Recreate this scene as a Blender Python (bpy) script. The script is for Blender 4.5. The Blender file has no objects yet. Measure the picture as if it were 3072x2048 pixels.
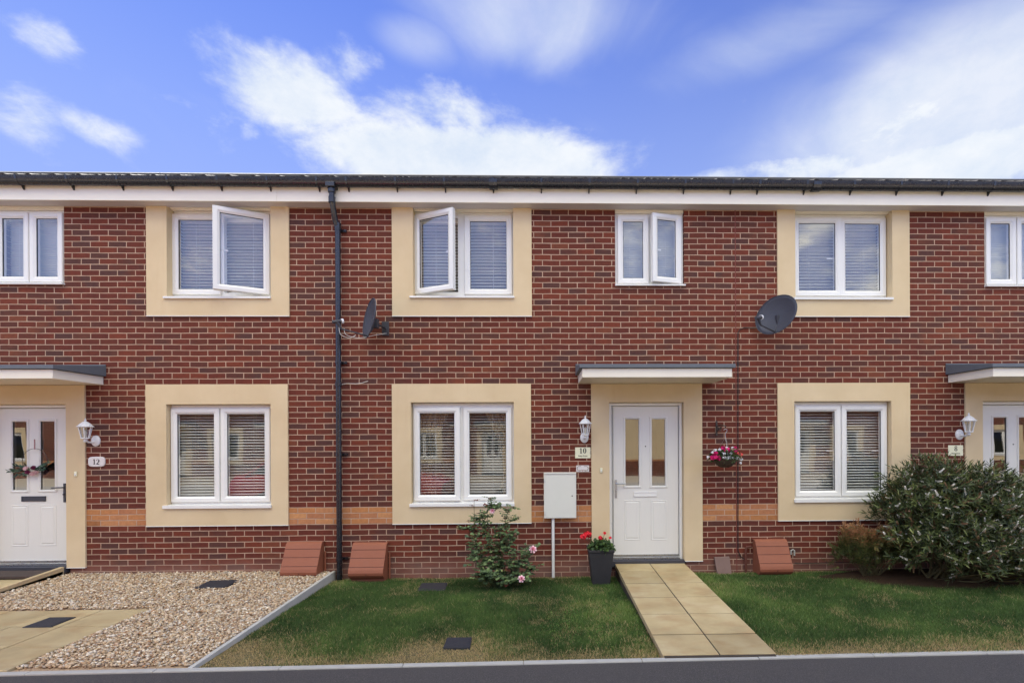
import bpy, math, random
import numpy as np
from mathutils import Vector, Matrix
random.seed(7); rng = np.random.default_rng(11)
sc = bpy.context.scene
COL = sc.collection
R = math.radians
# ------------------------------------------------------------------ camera model (metres; facade is the plane y=0)
F_, CX, CY, D_, H_, YAW, ROLL = 1469.88, 1659.34, 1319.56, 6.3511, 1.6763, .023, .005
def ray(u, v):
    p, q = (u-CX)/F_, (v-CY)/F_
    c, s = math.cos(ROLL), math.sin(ROLL)
    a, b = c*p-s*q, s*p+c*q
    cs, sn = math.cos(YAW), math.sin(YAW)
    return (cs*a+sn, -sn*a+cs, -b)
def at(u, v, y=0.0):
    r = ray(u, v); t = (y+D_)/r[1]
    return (t*r[0], y, H_+t*r[2])
def X(u, v=1320, y=0.0): return at(u, v, y)[0]
def Zz(u, v, y=0.0): return at(u, v, y)[2]
CR = {1: (0, 480), 2: (0, 1080), 3: (800, 480), 4: (800, 1080), 5: (1600, 480), 6: (1600, 1080), 7: (2272, 480), 8: (2272, 1080)}
def rect(c, x0, x1, y0, y1, y=0.0):
    """measured rectangle on the plane at depth y -> x0,x1,z0,z1 in metres"""
    ox, oy = CR[c]
    u0, u1, v0, v1 = ox+x0/2.24, ox+x1/2.24, oy+y0/2.24, oy+y1/2.24
    um, vm = (u0+u1)/2, (v0+v1)/2
    return (X(u0, vm, y), X(u1, vm, y), Zz(um, v1, y), Zz(um, v0, y))

# ------------------------------------------------------------------ helpers
def tag(o, label=None, cat=None, group=None, kind=None):
    if label: o['label'] = label
    if cat: o['category'] = cat
    if group: o['group'] = group
    if kind: o['kind'] = kind
    return o
def empty(name, loc, label, cat, group=None):
    o = bpy.data.objects.new(name, None); o.empty_display_size = .1
    o.location = loc; COL.objects.link(o)
    return tag(o, label, cat, group)
def wloc(o):
    v = Vector((0, 0, 0))
    while o is not None:
        v += o.location; o = o.parent
    return v
class MB:
    def __init__(s): s.v = []; s.f = []; s.m = []
    def add(s, vs, fs, mi=0):
        b = len(s.v); s.v += [tuple(v) for v in vs]
        for f in fs: s.f.append(tuple(b+i for i in f)); s.m.append(mi)
    def box(s, x0, x1, y0, y1, z0, z1, mi=0):
        s.add([(x0,y0,z0),(x1,y0,z0),(x1,y1,z0),(x0,y1,z0),(x0,y0,z1),(x1,y0,z1),(x1,y1,z1),(x0,y1,z1)],
              [(0,3,2,1),(4,5,6,7),(0,1,5,4),(1,2,6,5),(2,3,7,6),(3,0,4,7)], mi); return s
    def prism_x(s, prof, x0, x1, mi=0, x0t=None, x1t=None):
        """closed (y,z) profile swept from x0 to x1"""
        n = len(prof)
        vs = [(x0, y, z) for y, z in prof]+[(x1, y, z) for y, z in prof]
        s.add(vs, [tuple(range(n))[::-1], tuple(range(n, 2*n))]+[(i, (i+1) % n, n+(i+1) % n, n+i) for i in range(n)], mi); return s
    def ring(s, r, prof, mi=0, close=False):
        """mitred frame: r=(x0,x1,z0,z1); prof = list of (inset,y)"""
        b = []
        for ins, y in prof:
            x0, x1, z0, z1 = r[0]+ins, r[1]-ins, r[2]+ins, r[3]-ins
            b.append([(x0,y,z0),(x1,y,z0),(x1,y,z1),(x0,y,z1)])
        vs = [p for q in b for p in q]; fs = []
        n = len(b)
        for k in range(n-1 if not close else n):
            a, c = k*4, ((k+1) % n)*4
            for i in range(4):
                j = (i+1) % 4
                fs.append((a+i, a+j, c+j, c+i))
        s.add(vs, fs, mi); return s
    def quad_y(s, r, y, mi=0):
        s.add([(r[0],y,r[2]),(r[1],y,r[2]),(r[1],y,r[3]),(r[0],y,r[3])], [(0,1,2,3)], mi); return s
    def plate(s, r, holes, y0, y1, mi=0, mi2=None):
        xs = sorted(set([r[0], r[1]]+[h[k] for h in holes for k in (0, 1)])); zs = sorted(set([r[2], r[3]]+[h[k] for h in holes for k in (2, 3)]))
        xs = [x for x in xs if r[0] <= x <= r[1]]; zs = [z for z in zs if r[2] <= z <= r[3]]
        def inside(i, j):
            if i < 0 or j < 0 or i >= len(xs)-1 or j >= len(zs)-1: return False
            cx, cz = (xs[i]+xs[i+1])/2, (zs[j]+zs[j+1])/2
            return not any(h[0] < cx < h[1] and h[2] < cz < h[3] for h in holes)
        for i in range(len(xs)-1):
            for j in range(len(zs)-1):
                if not inside(i, j): continue
                a, b, c, d = xs[i], xs[i+1], zs[j], zs[j+1]
                s.add([(a,y0,c),(b,y0,c),(b,y0,d),(a,y0,d)], [(0,1,2,3)], mi)
                s.add([(a,y1,c),(b,y1,c),(b,y1,d),(a,y1,d)], [(3,2,1,0)], mi if mi2 is None else mi2)
                if not inside(i-1, j): s.add([(a,y0,c),(a,y0,d),(a,y1,d),(a,y1,c)], [(0,1,2,3)], mi)
                if not inside(i+1, j): s.add([(b,y0,c),(b,y1,c),(b,y1,d),(b,y0,d)], [(0,1,2,3)], mi)
                if not inside(i, j-1): s.add([(a,y0,c),(a,y1,c),(b,y1,c),(b,y0,c)], [(0,1,2,3)], mi)
                if not inside(i, j+1): s.add([(a,y0,d),(b,y0,d),(b,y1,d),(a,y1,d)], [(0,1,2,3)], mi)
        return s
    def tube(s, pts, r, n=8, mi=0, cap=True):
        pts = [Vector(p) for p in pts]; rs = r if isinstance(r, (list, tuple)) else [r]*len(pts)
        rings = []; prev = None
        for i, p in enumerate(pts):
            d = (pts[min(i+1, len(pts)-1)]-pts[max(i-1, 0)]).normalized()
            if prev is None:
                a = d.cross(Vector((0, 0, 1)));
                if a.length < .1: a = d.cross(Vector((1, 0, 0)))
            else: a = prev-d*prev.dot(d)
            a.normalize(); prev = a; b = d.cross(a)
            rings.append([p+(a*math.cos(2*math.pi*k/n)+b*math.sin(2*math.pi*k/n))*rs[i] for k in range(n)])
        vs = [q for g in rings for q in g]; fs = []
        for i in range(len(pts)-1):
            for k in range(n): fs.append((i*n+k, i*n+(k+1) % n, (i+1)*n+(k+1) % n, (i+1)*n+k))
        if cap: fs += [tuple(range(n))[::-1], tuple((len(pts)-1)*n+k for k in range(n))]
        s.add(vs, fs, mi); return s
    def lathe(s, prof, c, n=16, mi=0, ax='z', sx=1, sy=1, rot=0):
        """prof (radius, height) about an axis through c"""
        vs = []; fs = []
        for r, h in prof:
            for k in range(n):
                a = 2*math.pi*k/n+rot; p, q = r*math.cos(a)*sx, r*math.sin(a)*sy
                vs.append((c[0]+p, c[1]+q, c[2]+h) if ax == 'z' else (c[0]+p, c[1]-h, c[2]+q))
        for i in range(len(prof)-1):
            for k in range(n): fs.append((i*n+k, i*n+(k+1) % n, (i+1)*n+(k+1) % n, (i+1)*n+k))
        fs += [tuple(range(n))[::-1], tuple((len(prof)-1)*n+k for k in range(n))]
        s.add(vs, fs, mi); return s
    def sphere(s, c, r, n=8, m=6, mi=0, sc_=(1, 1, 1)):
        s.lathe([(max(1e-4, r*math.sin(math.pi*i/m)), -r*sc_[2]*math.cos(math.pi*i/m)) for i in range(m+1)], c, n, mi, sx=sc_[0], sy=sc_[1]); return s
    def build(s, name, mats, parent=None, smooth=False, bevel=0, loc=None):
        me = bpy.data.meshes.new(name)
        o = bpy.data.objects.new(name, me); COL.objects.link(o)
        off = Vector((0, 0, 0))
        if parent is not None: o.parent = parent; off = wloc(parent)
        if loc is not None: o.location = Vector(loc)-off; off = Vector(loc)
        me.from_pydata([Vector(v)-off for v in s.v], [], s.f)
        for m in (mats if isinstance(mats, (list, tuple)) else [mats]): me.materials.append(m)
        me.polygons.foreach_set('material_index', s.m)
        if smooth: me.polygons.foreach_set('use_smooth', [True]*len(s.f))
        me.update()
        import bmesh
        bm = bmesh.new(); bm.from_mesh(me); bmesh.ops.remove_doubles(bm, verts=bm.verts, dist=1e-5) if bevel else None
        bmesh.ops.recalc_face_normals(bm, faces=bm.faces); bm.to_mesh(me); bm.free()
        if smooth:
            try: me.set_sharp_from_angle(angle=R(40))
            except Exception: pass
        if bevel:
            b = o.modifiers.new('bevel', 'BEVEL'); b.width = bevel; b.segments = 2; b.limit_method = 'ANGLE'; b.angle_limit = R(40)
        return o
def np_mesh(name, V, Fc, mat, attr=None, parent=None, kind=None, smooth=False):
    """Fc: (n,k) int array; attr: per-face float"""
    me = bpy.data.meshes.new(name); V = np.asarray(V, np.float32).reshape(-1, 3); Fc = np.asarray(Fc, np.int32)
    n, k = Fc.shape
    me.vertices.add(len(V)); me.vertices.foreach_set('co', V.ravel())
    me.loops.add(n*k); me.loops.foreach_set('vertex_index', Fc.ravel())
    me.polygons.add(n); me.polygons.foreach_set('loop_start', np.arange(0, n*k, k, dtype=np.int32))
    me.polygons.foreach_set('loop_total', np.full(n, k, np.int32))
    if smooth: me.polygons.foreach_set('use_smooth', np.ones(n, bool))
    me.update(calc_edges=True)
    if attr is not None:
        a = me.attributes.new('rnd', 'FLOAT', 'FACE'); a.data.foreach_set('value', np.asarray(attr, np.float32))
    me.materials.append(mat)
    o = bpy.data.objects.new(name, me); COL.objects.link(o)
    if parent is not None:
        o.parent = parent; off = wloc(parent); o.location = -off
    if kind: o['kind'] = kind
    return o

# ------------------------------------------------------------------ materials
def lin(r, g, b):
    f = lambda c: (c/255/12.92) if c/255 <= .04045 else ((c/255+.055)/1.055)**2.4
    return (f(r), f(g), f(b), 1)
class NT:
    def __init__(s, name):
        s.m = bpy.data.materials.new(name); s.m.use_nodes = True; s.t = s.m.node_tree; s.n = s.t.nodes; s.l = s.t.links
        s.b = s.n['Principled BSDF']; s.out = s.n['Material Output']
    def N(s, t, **k):
        n = s.n.new(t)
        for a, v in k.items(): setattr(n, a, v)
        return n
    def L(s, a, b): s.l.new(a, b)
    def setin(s, sock, v):
        if hasattr(v, 'links') or isinstance(v, bpy.types.NodeSocket): s.l.new(v, sock)
        else: sock.default_value = v
    def math(s, op, a, b=0.0, clamp=False):
        n = s.N('ShaderNodeMath', operation=op, use_clamp=clamp); s.setin(n.inputs[0], a); s.setin(n.inputs[1], b); return n.outputs[0]
    def mix(s, f, a, b, mode='MIX'):
        n = s.N('ShaderNodeMix', data_type='RGBA', blend_type=mode); s.setin(n.inputs[0], f); s.setin(n.inputs[6], a); s.setin(n.inputs[7], b); return n.outputs[2]
    def pos(s): return s.N('ShaderNodeNewGeometry').outputs['Position']
    def noise(s, vec, scale, detail=3, rough=.55, dist=0.0):
        n = s.N('ShaderNodeTexNoise'); s.setin(n.inputs['Vector'], vec); n.inputs['Scale'].default_value = scale
        n.inputs['Detail'].default_value = detail; n.inputs['Roughness'].default_value = rough; n.inputs['Distortion'].default_value = dist; return n.outputs['Fac']
    def scalev(s, vec, k):
        n = s.N('ShaderNodeVectorMath', operation='MULTIPLY'); s.setin(n.inputs[0], vec); n.inputs[1].default_value = k; return n.outputs[0]
    def ramp(s, f, stops, interp='LINEAR'):
        n = s.N('ShaderNodeValToRGB'); s.setin(n.inputs[0], f); cr = n.color_ramp; cr.interpolation = interp
        while len(cr.elements) < len(stops): cr.elements.new(.5)
        for e, (p, c) in zip(cr.elements, stops): e.position = p; e.color = c
        return n.outputs[0]
    def bump(s, h, strength=.3, dist=.01):
        n = s.N('ShaderNodeBump'); n.inputs['Strength'].default_value = strength; n.inputs['Distance'].default_value = dist
        s.L(h, n.inputs['Height']); s.L(n.outputs[0], s.b.inputs['Normal']); return n
    def base(s, c): s.setin(s.b.inputs['Base Color'], c); return s
    def rough(s, r): s.setin(s.b.inputs['Roughness'], r); return s
def g(v, a=1): return (v, v, v, 1)
def simple(name, col, rough=.5, var=.12, scale=8, spec=.5, metal=0, bump=0, bscale=200, stretch=(1, 1, 1)):
    m = NT(name); p = m.scalev(m.pos(), stretch)
    n = m.noise(p, scale, 5, .6)
    f = m.math('MULTIPLY_ADD', n, 1.0); f.node.inputs[1].default_value = 2*var; f.node.inputs[2].default_value = 1-var
    cc = m.N('ShaderNodeVectorMath', operation='SCALE'); cc.inputs[0].default_value = col[:3]; m.L(f, cc.inputs['Scale'])
    m.L(cc.outputs[0], m.b.inputs['Base Color'])
    r2 = m.noise(p, scale*2.7, 3); rr = m.math('MULTIPLY_ADD', r2, .25); rr.node.inputs[2].default_value = rough-.125; m.L(rr, m.b.inputs['Roughness'])
    m.b.inputs['Specular IOR Level'].default_value = spec; m.b.inputs['Metallic'].default_value = metal
    if bump: m.bump(m.noise(p, bscale, 3, .7), bump, .002)
    return m.m

Z0B = 2.407; CH = .0727
def brick_mat():
    m = NT('red_brick'); P = m.pos(); sp = m.N('ShaderNodeSeparateXYZ'); m.L(P, sp.inputs[0])
    # slight waviness so courses are not laser-straight
    w = m.noise(P, 2.2, 2); wz = m.math('MULTIPLY_ADD', w, .012); wz.node.inputs[2].default_value = -.006
    w2 = m.noise(m.scalev(P, (9, 9, 14)), 1, 2); wx = m.math('MULTIPLY_ADD', w2, .008); wx.node.inputs[2].default_value = -.004
    dz_ = m.math('SUBTRACT', sp.outputs[2], Z0B); dl_ = m.math('MULTIPLY', m.math('MINIMUM', dz_, 0.0), CH/(1.794/25)-1); zr_ = m.math('ADD', m.math('ADD', dz_, dl_), 100*CH); z = m.math('ADD', zr_, wz); x = m.math('ADD', sp.outputs[0], 40.03); x = m.math('ADD', x, wx)
    cb = m.N('ShaderNodeCombineXYZ'); m.L(x, cb.inputs[0]); m.L(z, cb.inputs[1])
    b = m.N('ShaderNodeTexBrick'); b.offset = .5; b.squash = 1; m.L(cb.outputs[0], b.inputs['Vector'])
    b.inputs['Scale'].default_value = 1; b.inputs['Brick Width'].default_value = .225; b.inputs['Row Height'].default_value = CH
    b.inputs['Mortar Size'].default_value = .0057; b.inputs['Mortar Smooth'].default_value = .25; b.inputs['Bias'].default_value = 0
    b.inputs['Color1'].default_value = g(0); b.inputs['Color2'].default_value = g(1); b.inputs['Mortar'].default_value = g(0)
    t = b.outputs['Color']; mort = b.outputs['Fac']
    big = m.noise(P, .8, 3)
    tt = m.math('ADD', m.math('MULTIPLY_ADD', t, .94), m.math('MULTIPLY', m.math('SUBTRACT', big, .5), .8)); tt.node.inputs[0].links[0].from_node.inputs[2].default_value = .03
    reds = m.ramp(tt, [(0, lin(92,58,50)), (.09, lin(88,57,51)), (.15, lin(102,55,42)), (.35, lin(112,54,40)), (.5, lin(100,49,38)), (.66, lin(122,60,42)), (.8, lin(104,50,39)), (.92, lin(93,57,47)), (1, lin(124,68,48))])
    buff = m.ramp(tt, [(0, lin(168,112,70)), (.4, lin(196,134,84)), (.7, lin(180,120,84)), (1, lin(206,148,98))])
    inb = m.math('MULTIPLY', m.math('GREATER_THAN', z, 75*CH), m.math('LESS_THAN', z, 78*CH))
    # band snapped to whole courses
    col = m.mix(inb, reds, buff)
    grain = m.noise(m.scalev(P, (14, 14, 160)), 1, 4, .7)   # drag-wired horizontal streaks
    blot = m.noise(P, 26, 4, .6)
    k = m.math('MULTIPLY_ADD', grain, .7); k.node.inputs[2].default_value = .62
    k2 = m.math('MULTIPLY_ADD', blot, .5); k2.node.inputs[2].default_value = .60
    kk = m.math('MULTIPLY', k, k2)
    sc_ = m.N('ShaderNodeVectorMath', operation='SCALE'); m.L(col, sc_.inputs[0]); m.L(kk, sc_.inputs['Scale'])
    mn = m.noise(P, 5, 4)
    mcol = m.ramp(mn, [(.3, lin(162,133,110)), (.7, lin(191,162,138))])
    c = m.mix(mort, sc_.outputs[0], mcol)
    # pale lime bloom and splash dirt in the lowest courses
    hgt = m.math('MULTIPLY_ADD', sp.outputs[2], -5.0); hgt.node.inputs[2].default_value = 1.1
    st = m.math('MULTIPLY', m.math('MULTIPLY', m.math('MAXIMUM', hgt, 0, True), m.noise(P, 3, 4)), .75)
    c = m.mix(st, c, lin(150,118,104))
    m.base(c); m.rough(.86); m.b.inputs['Specular IOR Level'].default_value = .25
    h = m.math('SUBTRACT', m.math('MULTIPLY', grain, .15), mort); m.bump(h, .55, .006)
    return m.m
def render_mat():
    m = NT('cream_render'); P = m.pos()
    n = m.noise(P, 1.6, 5, .6); streak = m.noise(m.scalev(P, (6, 6, .5)), 1.5, 4, .6); fine = m.noise(P, 160, 3, .7)
    c = m.ramp(n, [(.3, lin(206,184,146)), (.7, lin(218,198,161))])
    sv = m.ramp(streak, [(.62, g(0)), (.85, g(.35))])
    c = m.mix(sv, c, lin(196,166,128)); c = m.mix(m.math('MULTIPLY', fine, .18), c, lin(176,150,116))
    m.base(c); m.rough(.92); m.b.inputs['Specular IOR Level'].default_value = .2; m.bump(m.noise(P, 260, 3, .75), .55, .003)
    return m.m
def glass_mat(name, tint=(1, 1, 1, 1), gain=2.1, rough=0.0):
    m = NT(name); m.n.remove(m.b)
    tr = m.N('ShaderNodeBsdfTransparent'); tr.inputs[0].default_value = tint
    gl = m.N('ShaderNodeBsdfGlossy'); gl.inputs['Roughness'].default_value = rough
    # float-glass waviness
    bp = m.N('ShaderNodeBump'); bp.inputs['Strength'].default_value = .06; bp.inputs['Distance'].default_value = .02
    m.L(m.noise(m.pos(), 1.7, 1), bp.inputs['Height']); m.L(bp.outputs[0], gl.inputs['Normal'])
    fr = m.N('ShaderNodeFresnel'); ge_ = m.N('ShaderNodeNewGeometry'); m.L(m.math('MULTIPLY_ADD', ge_.outputs['Backfacing'], 1/1.52-1.52), fr.inputs[0]); fr.inputs[0].links[0].from_node.inputs[2].default_value = 1.52
    f = m.math('MULTIPLY', fr.outputs[0], gain, True); f = m.math('ADD', f, .07 if gain > 2 else .03, True)
    mx = m.N('ShaderNodeMixShader'); m.L(f, mx.inputs[0]); m.L(tr.outputs[0], mx.inputs[1]); m.L(gl.outputs[0], mx.inputs[2]); m.L(mx.outputs[0], m.out.inputs[0])
    return m.m
def attr_mat(name, stops, rough=.6, spec=.3, trans=0.0, interp='LINEAR', jitter=0.0):
    m = NT(name); a = m.N('ShaderNodeAttribute'); a.attribute_name = 'rnd'
    c = m.ramp(a.outputs['Fac'], stops, interp)
    if jitter:
        k = m.math('MULTIPLY_ADD', m.noise(m.pos(), 60, 2), jitter*2); k.node.inputs[2].default_value = 1-jitter
        sc_ = m.N('ShaderNodeVectorMath', operation='SCALE'); m.L(c, sc_.inputs[0]); m.L(k, sc_.inputs['Scale']); c = sc_.outputs[0]
    m.base(c); m.rough(rough); m.b.inputs['Specular IOR Level'].default_value = spec
    if trans:
        t = m.N('ShaderNodeBsdfTranslucent'); m.L(c, t.inputs[0]); mx = m.N('ShaderNodeMixShader'); mx.inputs[0].default_value = trans
        m.L(m.b.outputs[0], mx.inputs[1]); m.L(t.outputs[0], mx.inputs[2]); m.L(mx.outputs[0], m.out.inputs[0])
    return m.m
M = {}
M['brick'] = brick_mat(); M['render'] = render_mat()
M['upvc'] = simple('white_upvc', lin(224,223,217), .32, .04, 3)
M['fascia'] = simple('white_fascia_board', lin(230,223,205), .4, .07, 2.5, stretch=(1, 1, 3))
M['soffit'] = simple('white_soffit_board', lin(206,200,196), .5, .05, 3)
M['gasket'] = simple('black_rubber', g(.02), .6)
M['glass'] = glass_mat('window_glass', gain=2.1); M['glass_low'] = glass_mat('window_glass_low', gain=1.5)
M['door_glass'] = glass_mat('door_glass', (.55, .55, .52, 1), 2.6)
M['lamp_glass'] = glass_mat('lamp_glass', (.9, .9, .9, 1), 1.5, .05)
M['blind'] = simple('blind_slat_white', lin(232,232,226), .45, .03, 4)
M['blind_low'] = simple('blind_slat_cream', lin(204,204,194), .5, .03, 4)
M['blind_grey'] = simple('blind_slat_grey', lin(196,202,196), .5, .03, 4)
M['room'] = simple('room_plaster', lin(150,140,128), .9, .05, 2)
M['carpet'] = simple('room_floor', lin(90,78,66), .95, .1, 6)
M['gutter'] = simple('black_plastic', lin(30,31,36), .28, .15, 6, .6)
M['lead'] = simple('grey_roof_membrane', lin(92,98,104), .6, .12, 7)
M['tile'] = simple('dark_grey_roof_tile', lin(66,64,62), .8, .25, 9, .3, bump=.4, bscale=90)
M['door'] = simple('white_door_skin', lin(218,216,207), .42, .03, 6, stretch=(8, 8, 1), bump=.12, bscale=60)
M['chrome'] = simple('brushed_chrome', lin(166,170,176), .3, .05, 20, metal=1)
M['dark_grey'] = simple('dark_grey_paint', lin(58,58,64), .5, .1, 9)
M['brass'] = simple('dark_bronze', lin(60,52,46), .45)
M['white_metal'] = simple('white_painted_metal', lin(222,222,220), .4, .05, 20)
M['terracotta'] = simple('terracotta_plastic', lin(140,84,61), .62, .13, 5, .35)
M['terracotta_dark'] = simple('terracotta_seam', lin(92,48,34), .7)
M['grp'] = simple('white_grp_cabinet', lin(212,212,200), .48, .06, 4)
M['black_pot'] = simple('black_planter', lin(44,44,46), .6, .2, 12, bump=.2)
M['dish'] = simple('grey_dish_mesh', lin(64,66,74), .55, .12, 14)
M['kerb'] = simple('kerb_concrete', lin(164,162,156), .9, .18, 7, .2, bump=.5, bscale=180)
M['edging'] = simple('edging_concrete', lin(176,174,166), .9, .2, 6, .2, bump=.5, bscale=160)
M['stone'] = simple('rough_grey_slab', lin(122,100,92), .9, .2, 10, .2, bump=.5)
M['timber'] = simple('ramp_edging', lin(184,164,128), .85, .2, 5, .2, stretch=(1, 1, 1), bump=.3)
M['mat'] = simple('dark_brown_mat', lin(66,54,48), .95, .3, 30)
M['cover'] = simple('black_drain_cover', lin(40,40,46), .7, .25, 30, bump=.6, bscale=70)
M['soil'] = simple('dark_soil', lin(62,48,36), .95, .4, 12, .1, bump=.8, bscale=50)
M['sign_cream'] = simple('cream_sign', lin(226,224,192), .35, .03)
M['sign_white'] = simple('white_ceramic_sign', lin(214,208,204), .25, .08, 20)
M['ink'] = simple('black_sign_paint', lin(28,26,26), .5)
M['curtain'] = simple('beige_curtain', lin(176,160,132), .9, .15, 9, .1, stretch=(6, 6, .5))
M['cable_white'] = simple('white_cable', lin(204,198,188), .5)
M['cable_black'] = simple('black_cable', lin(30,28,28), .6)
M['cable_brown'] = simple('brown_sealant', lin(118,62,54), .9, .2, 30)
M['stem'] = simple('brown_green_stem', lin(78,72,44), .8, .3, 30)
M['car_red'] = simple('red_car_paint', lin(190,30,34), .18, .03, 3, .8)
M['car_glass'] = simple('dark_car_glass', g(.015), .05, 0, spec=.9)
M['tyre'] = simple('tyre_rubber', g(.02), .8)
M['bulb'] = simple('lamp_bulb', lin(220,216,200), .3)
M['grave'] = None

# ------------------------------------------------------------------ window
def sash_obj(parent, go, y, hinge=None, ang=0.0, handle=False):
    """go: glass opening rect. returns nothing; builds sash + pane (+handle), swung about its hinge."""
    w = .074
    o = (go[0]-w, go[1]+w, go[2]-w, go[3]+w)
    hx = o[0] if hinge != 'R' else o[1]
    loc = (hx, y, o[2])
    s = MB().ring(o, [(0, y+.045), (0, y-.014), (.006, y-.02), (.048, y-.02), (.058, y-.014), (w, y-.004), (w, y+.045)], close=True)
    so = s.build('sash', M['upvc'], parent, loc=loc)
    p = MB().quad_y((go[0]-.004, go[1]+.004, go[2]-.004, go[3]+.004), y+.006, 0)
    p.ring((go[0]-.001, go[1]+.001, go[2]-.001, go[3]+.001), [(0, y+.001), (.006, y+.001), (.006, y+.012)], 1)
    po = p.build('pane', [M['glass'] if go[2] > 2.6 else M['glass_low'], M['gasket']], parent, loc=loc)
    obs = [so, po]
    if handle:
        hz = (go[2]+go[3])/2; hxx = (go[1]+.03) if hinge != 'R' else (go[0]-.03); sg = -1 if hinge != 'R' else 1
        h = MB().box(hxx-.012, hxx+.012, y+.046, y+.058, hz-.03, hz+.03).box(min(hxx, hxx+sg*.11), max(hxx, hxx+sg*.11), y+.058, y+.07, hz-.009, hz+.009)
        obs.append(h.build('handle', M['upvc'], parent, loc=loc, bevel=.002))
    if hinge:
        for q in obs: q.rotation_euler.z = -ang if hinge == 'L' else ang
def window(house, opening, glasses, y, sill, sashes, headtrim=None, frame_x=None):
    """opening rect; glasses list of rects; sashes list of (hinge, angle, handle)"""
    fx0, fx1 = (opening[0]+.004, opening[1]-.004) if not frame_x else frame_x
    zt = opening[3]-.004 if headtrim is None else headtrim
    fr = (fx0, fx1, opening[2]+.02, min(zt, 4.6745))
    mb = MB()
    holes = [(q[0]-.045, q[1]+.045, q[2]-.045, q[3]+.045) for q in glasses]
    mb.plate(fr, holes, y+.004, y+.065)
    wo = mb.build('window', M['upvc'], house, loc=((fx0+fx1)/2, y, fr[2]), bevel=.002)
    for q, (h, a, hd) in zip(glasses, sashes): sash_obj(wo, q, y, h, a, hd)
    MB().prism_x([(y+.02, sill[3]), (sill[4], sill[3]-.008), (sill[4], sill[2]), (sill[4]+.012, sill[2]), (y+.02, sill[2]+.004)], sill[0], sill[1]).build('sill', M['upvc'], wo, bevel=.002)
    if headtrim is not None and opening[3]-headtrim <= .03:
        MB().box(fx0, fx1, y-.045, y+.0035, 4.652, 4.6755).box(fx0, fx1, y-.07, y-.0455, 4.664, 4.6755).build('head_trim', M['fascia'], wo)
    if headtrim is not None and opening[3]-headtrim > .03:
        MB().box(fx0, fx1, y-.012, y+.06, zt+.002, opening[3]+.04).box(fx0, fx1, y-.024, y-.012, zt+.012, zt+.022).build('head_trim', M['fascia'], wo)
    return wo
def blind(r, y, pitch, tilt, mat, label, drop=1.0, seed=0):
    x0, x1, z0, z1 = r; mb = MB(); z = z1-.03; w = .025; n = 0
    rr = random.Random(seed)
    mb.box(x0, x1, y-.02, y+.02, z1-.025, z1+.02)
    zb = z1-(z1-z0)*drop
    while z > zb:
        t = tilt+rr.uniform(-.04, .04); dy, dz = w*math.cos(t), w*math.sin(t); sag = rr.uniform(-.002, .002)
        # curved slat, two facets, 1.5 mm thick
        a = (y-dy, z-dz+sag); c = (y+dy, z+dz+sag); mdl = (y-.004*math.sin(t), z+.004+sag)
        mb.prism_x([a, mdl, c, (c[0], c[1]-.0015), (mdl[0], mdl[1]-.0015), (a[0], a[1]-.0015)], x0, x1)
        z -= pitch
    mb.box(x0, x1, y-.018, y+.018, z0-.0, z0+.016) if drop == 1 else None
    for fx in (.18, .82):
        xx = x0+(x1-x0)*fx
        for yy in (y-.027, y+.027): mb.tube([(xx, yy, z1), (xx, yy, zb)], .0012, 4)
    o = mb.build('venetian_blind', mat, None, loc=((x0+x1)/2, y, z0))
    return tag(o, label, 'blind', 'venetian blinds behind the windows')

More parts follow.
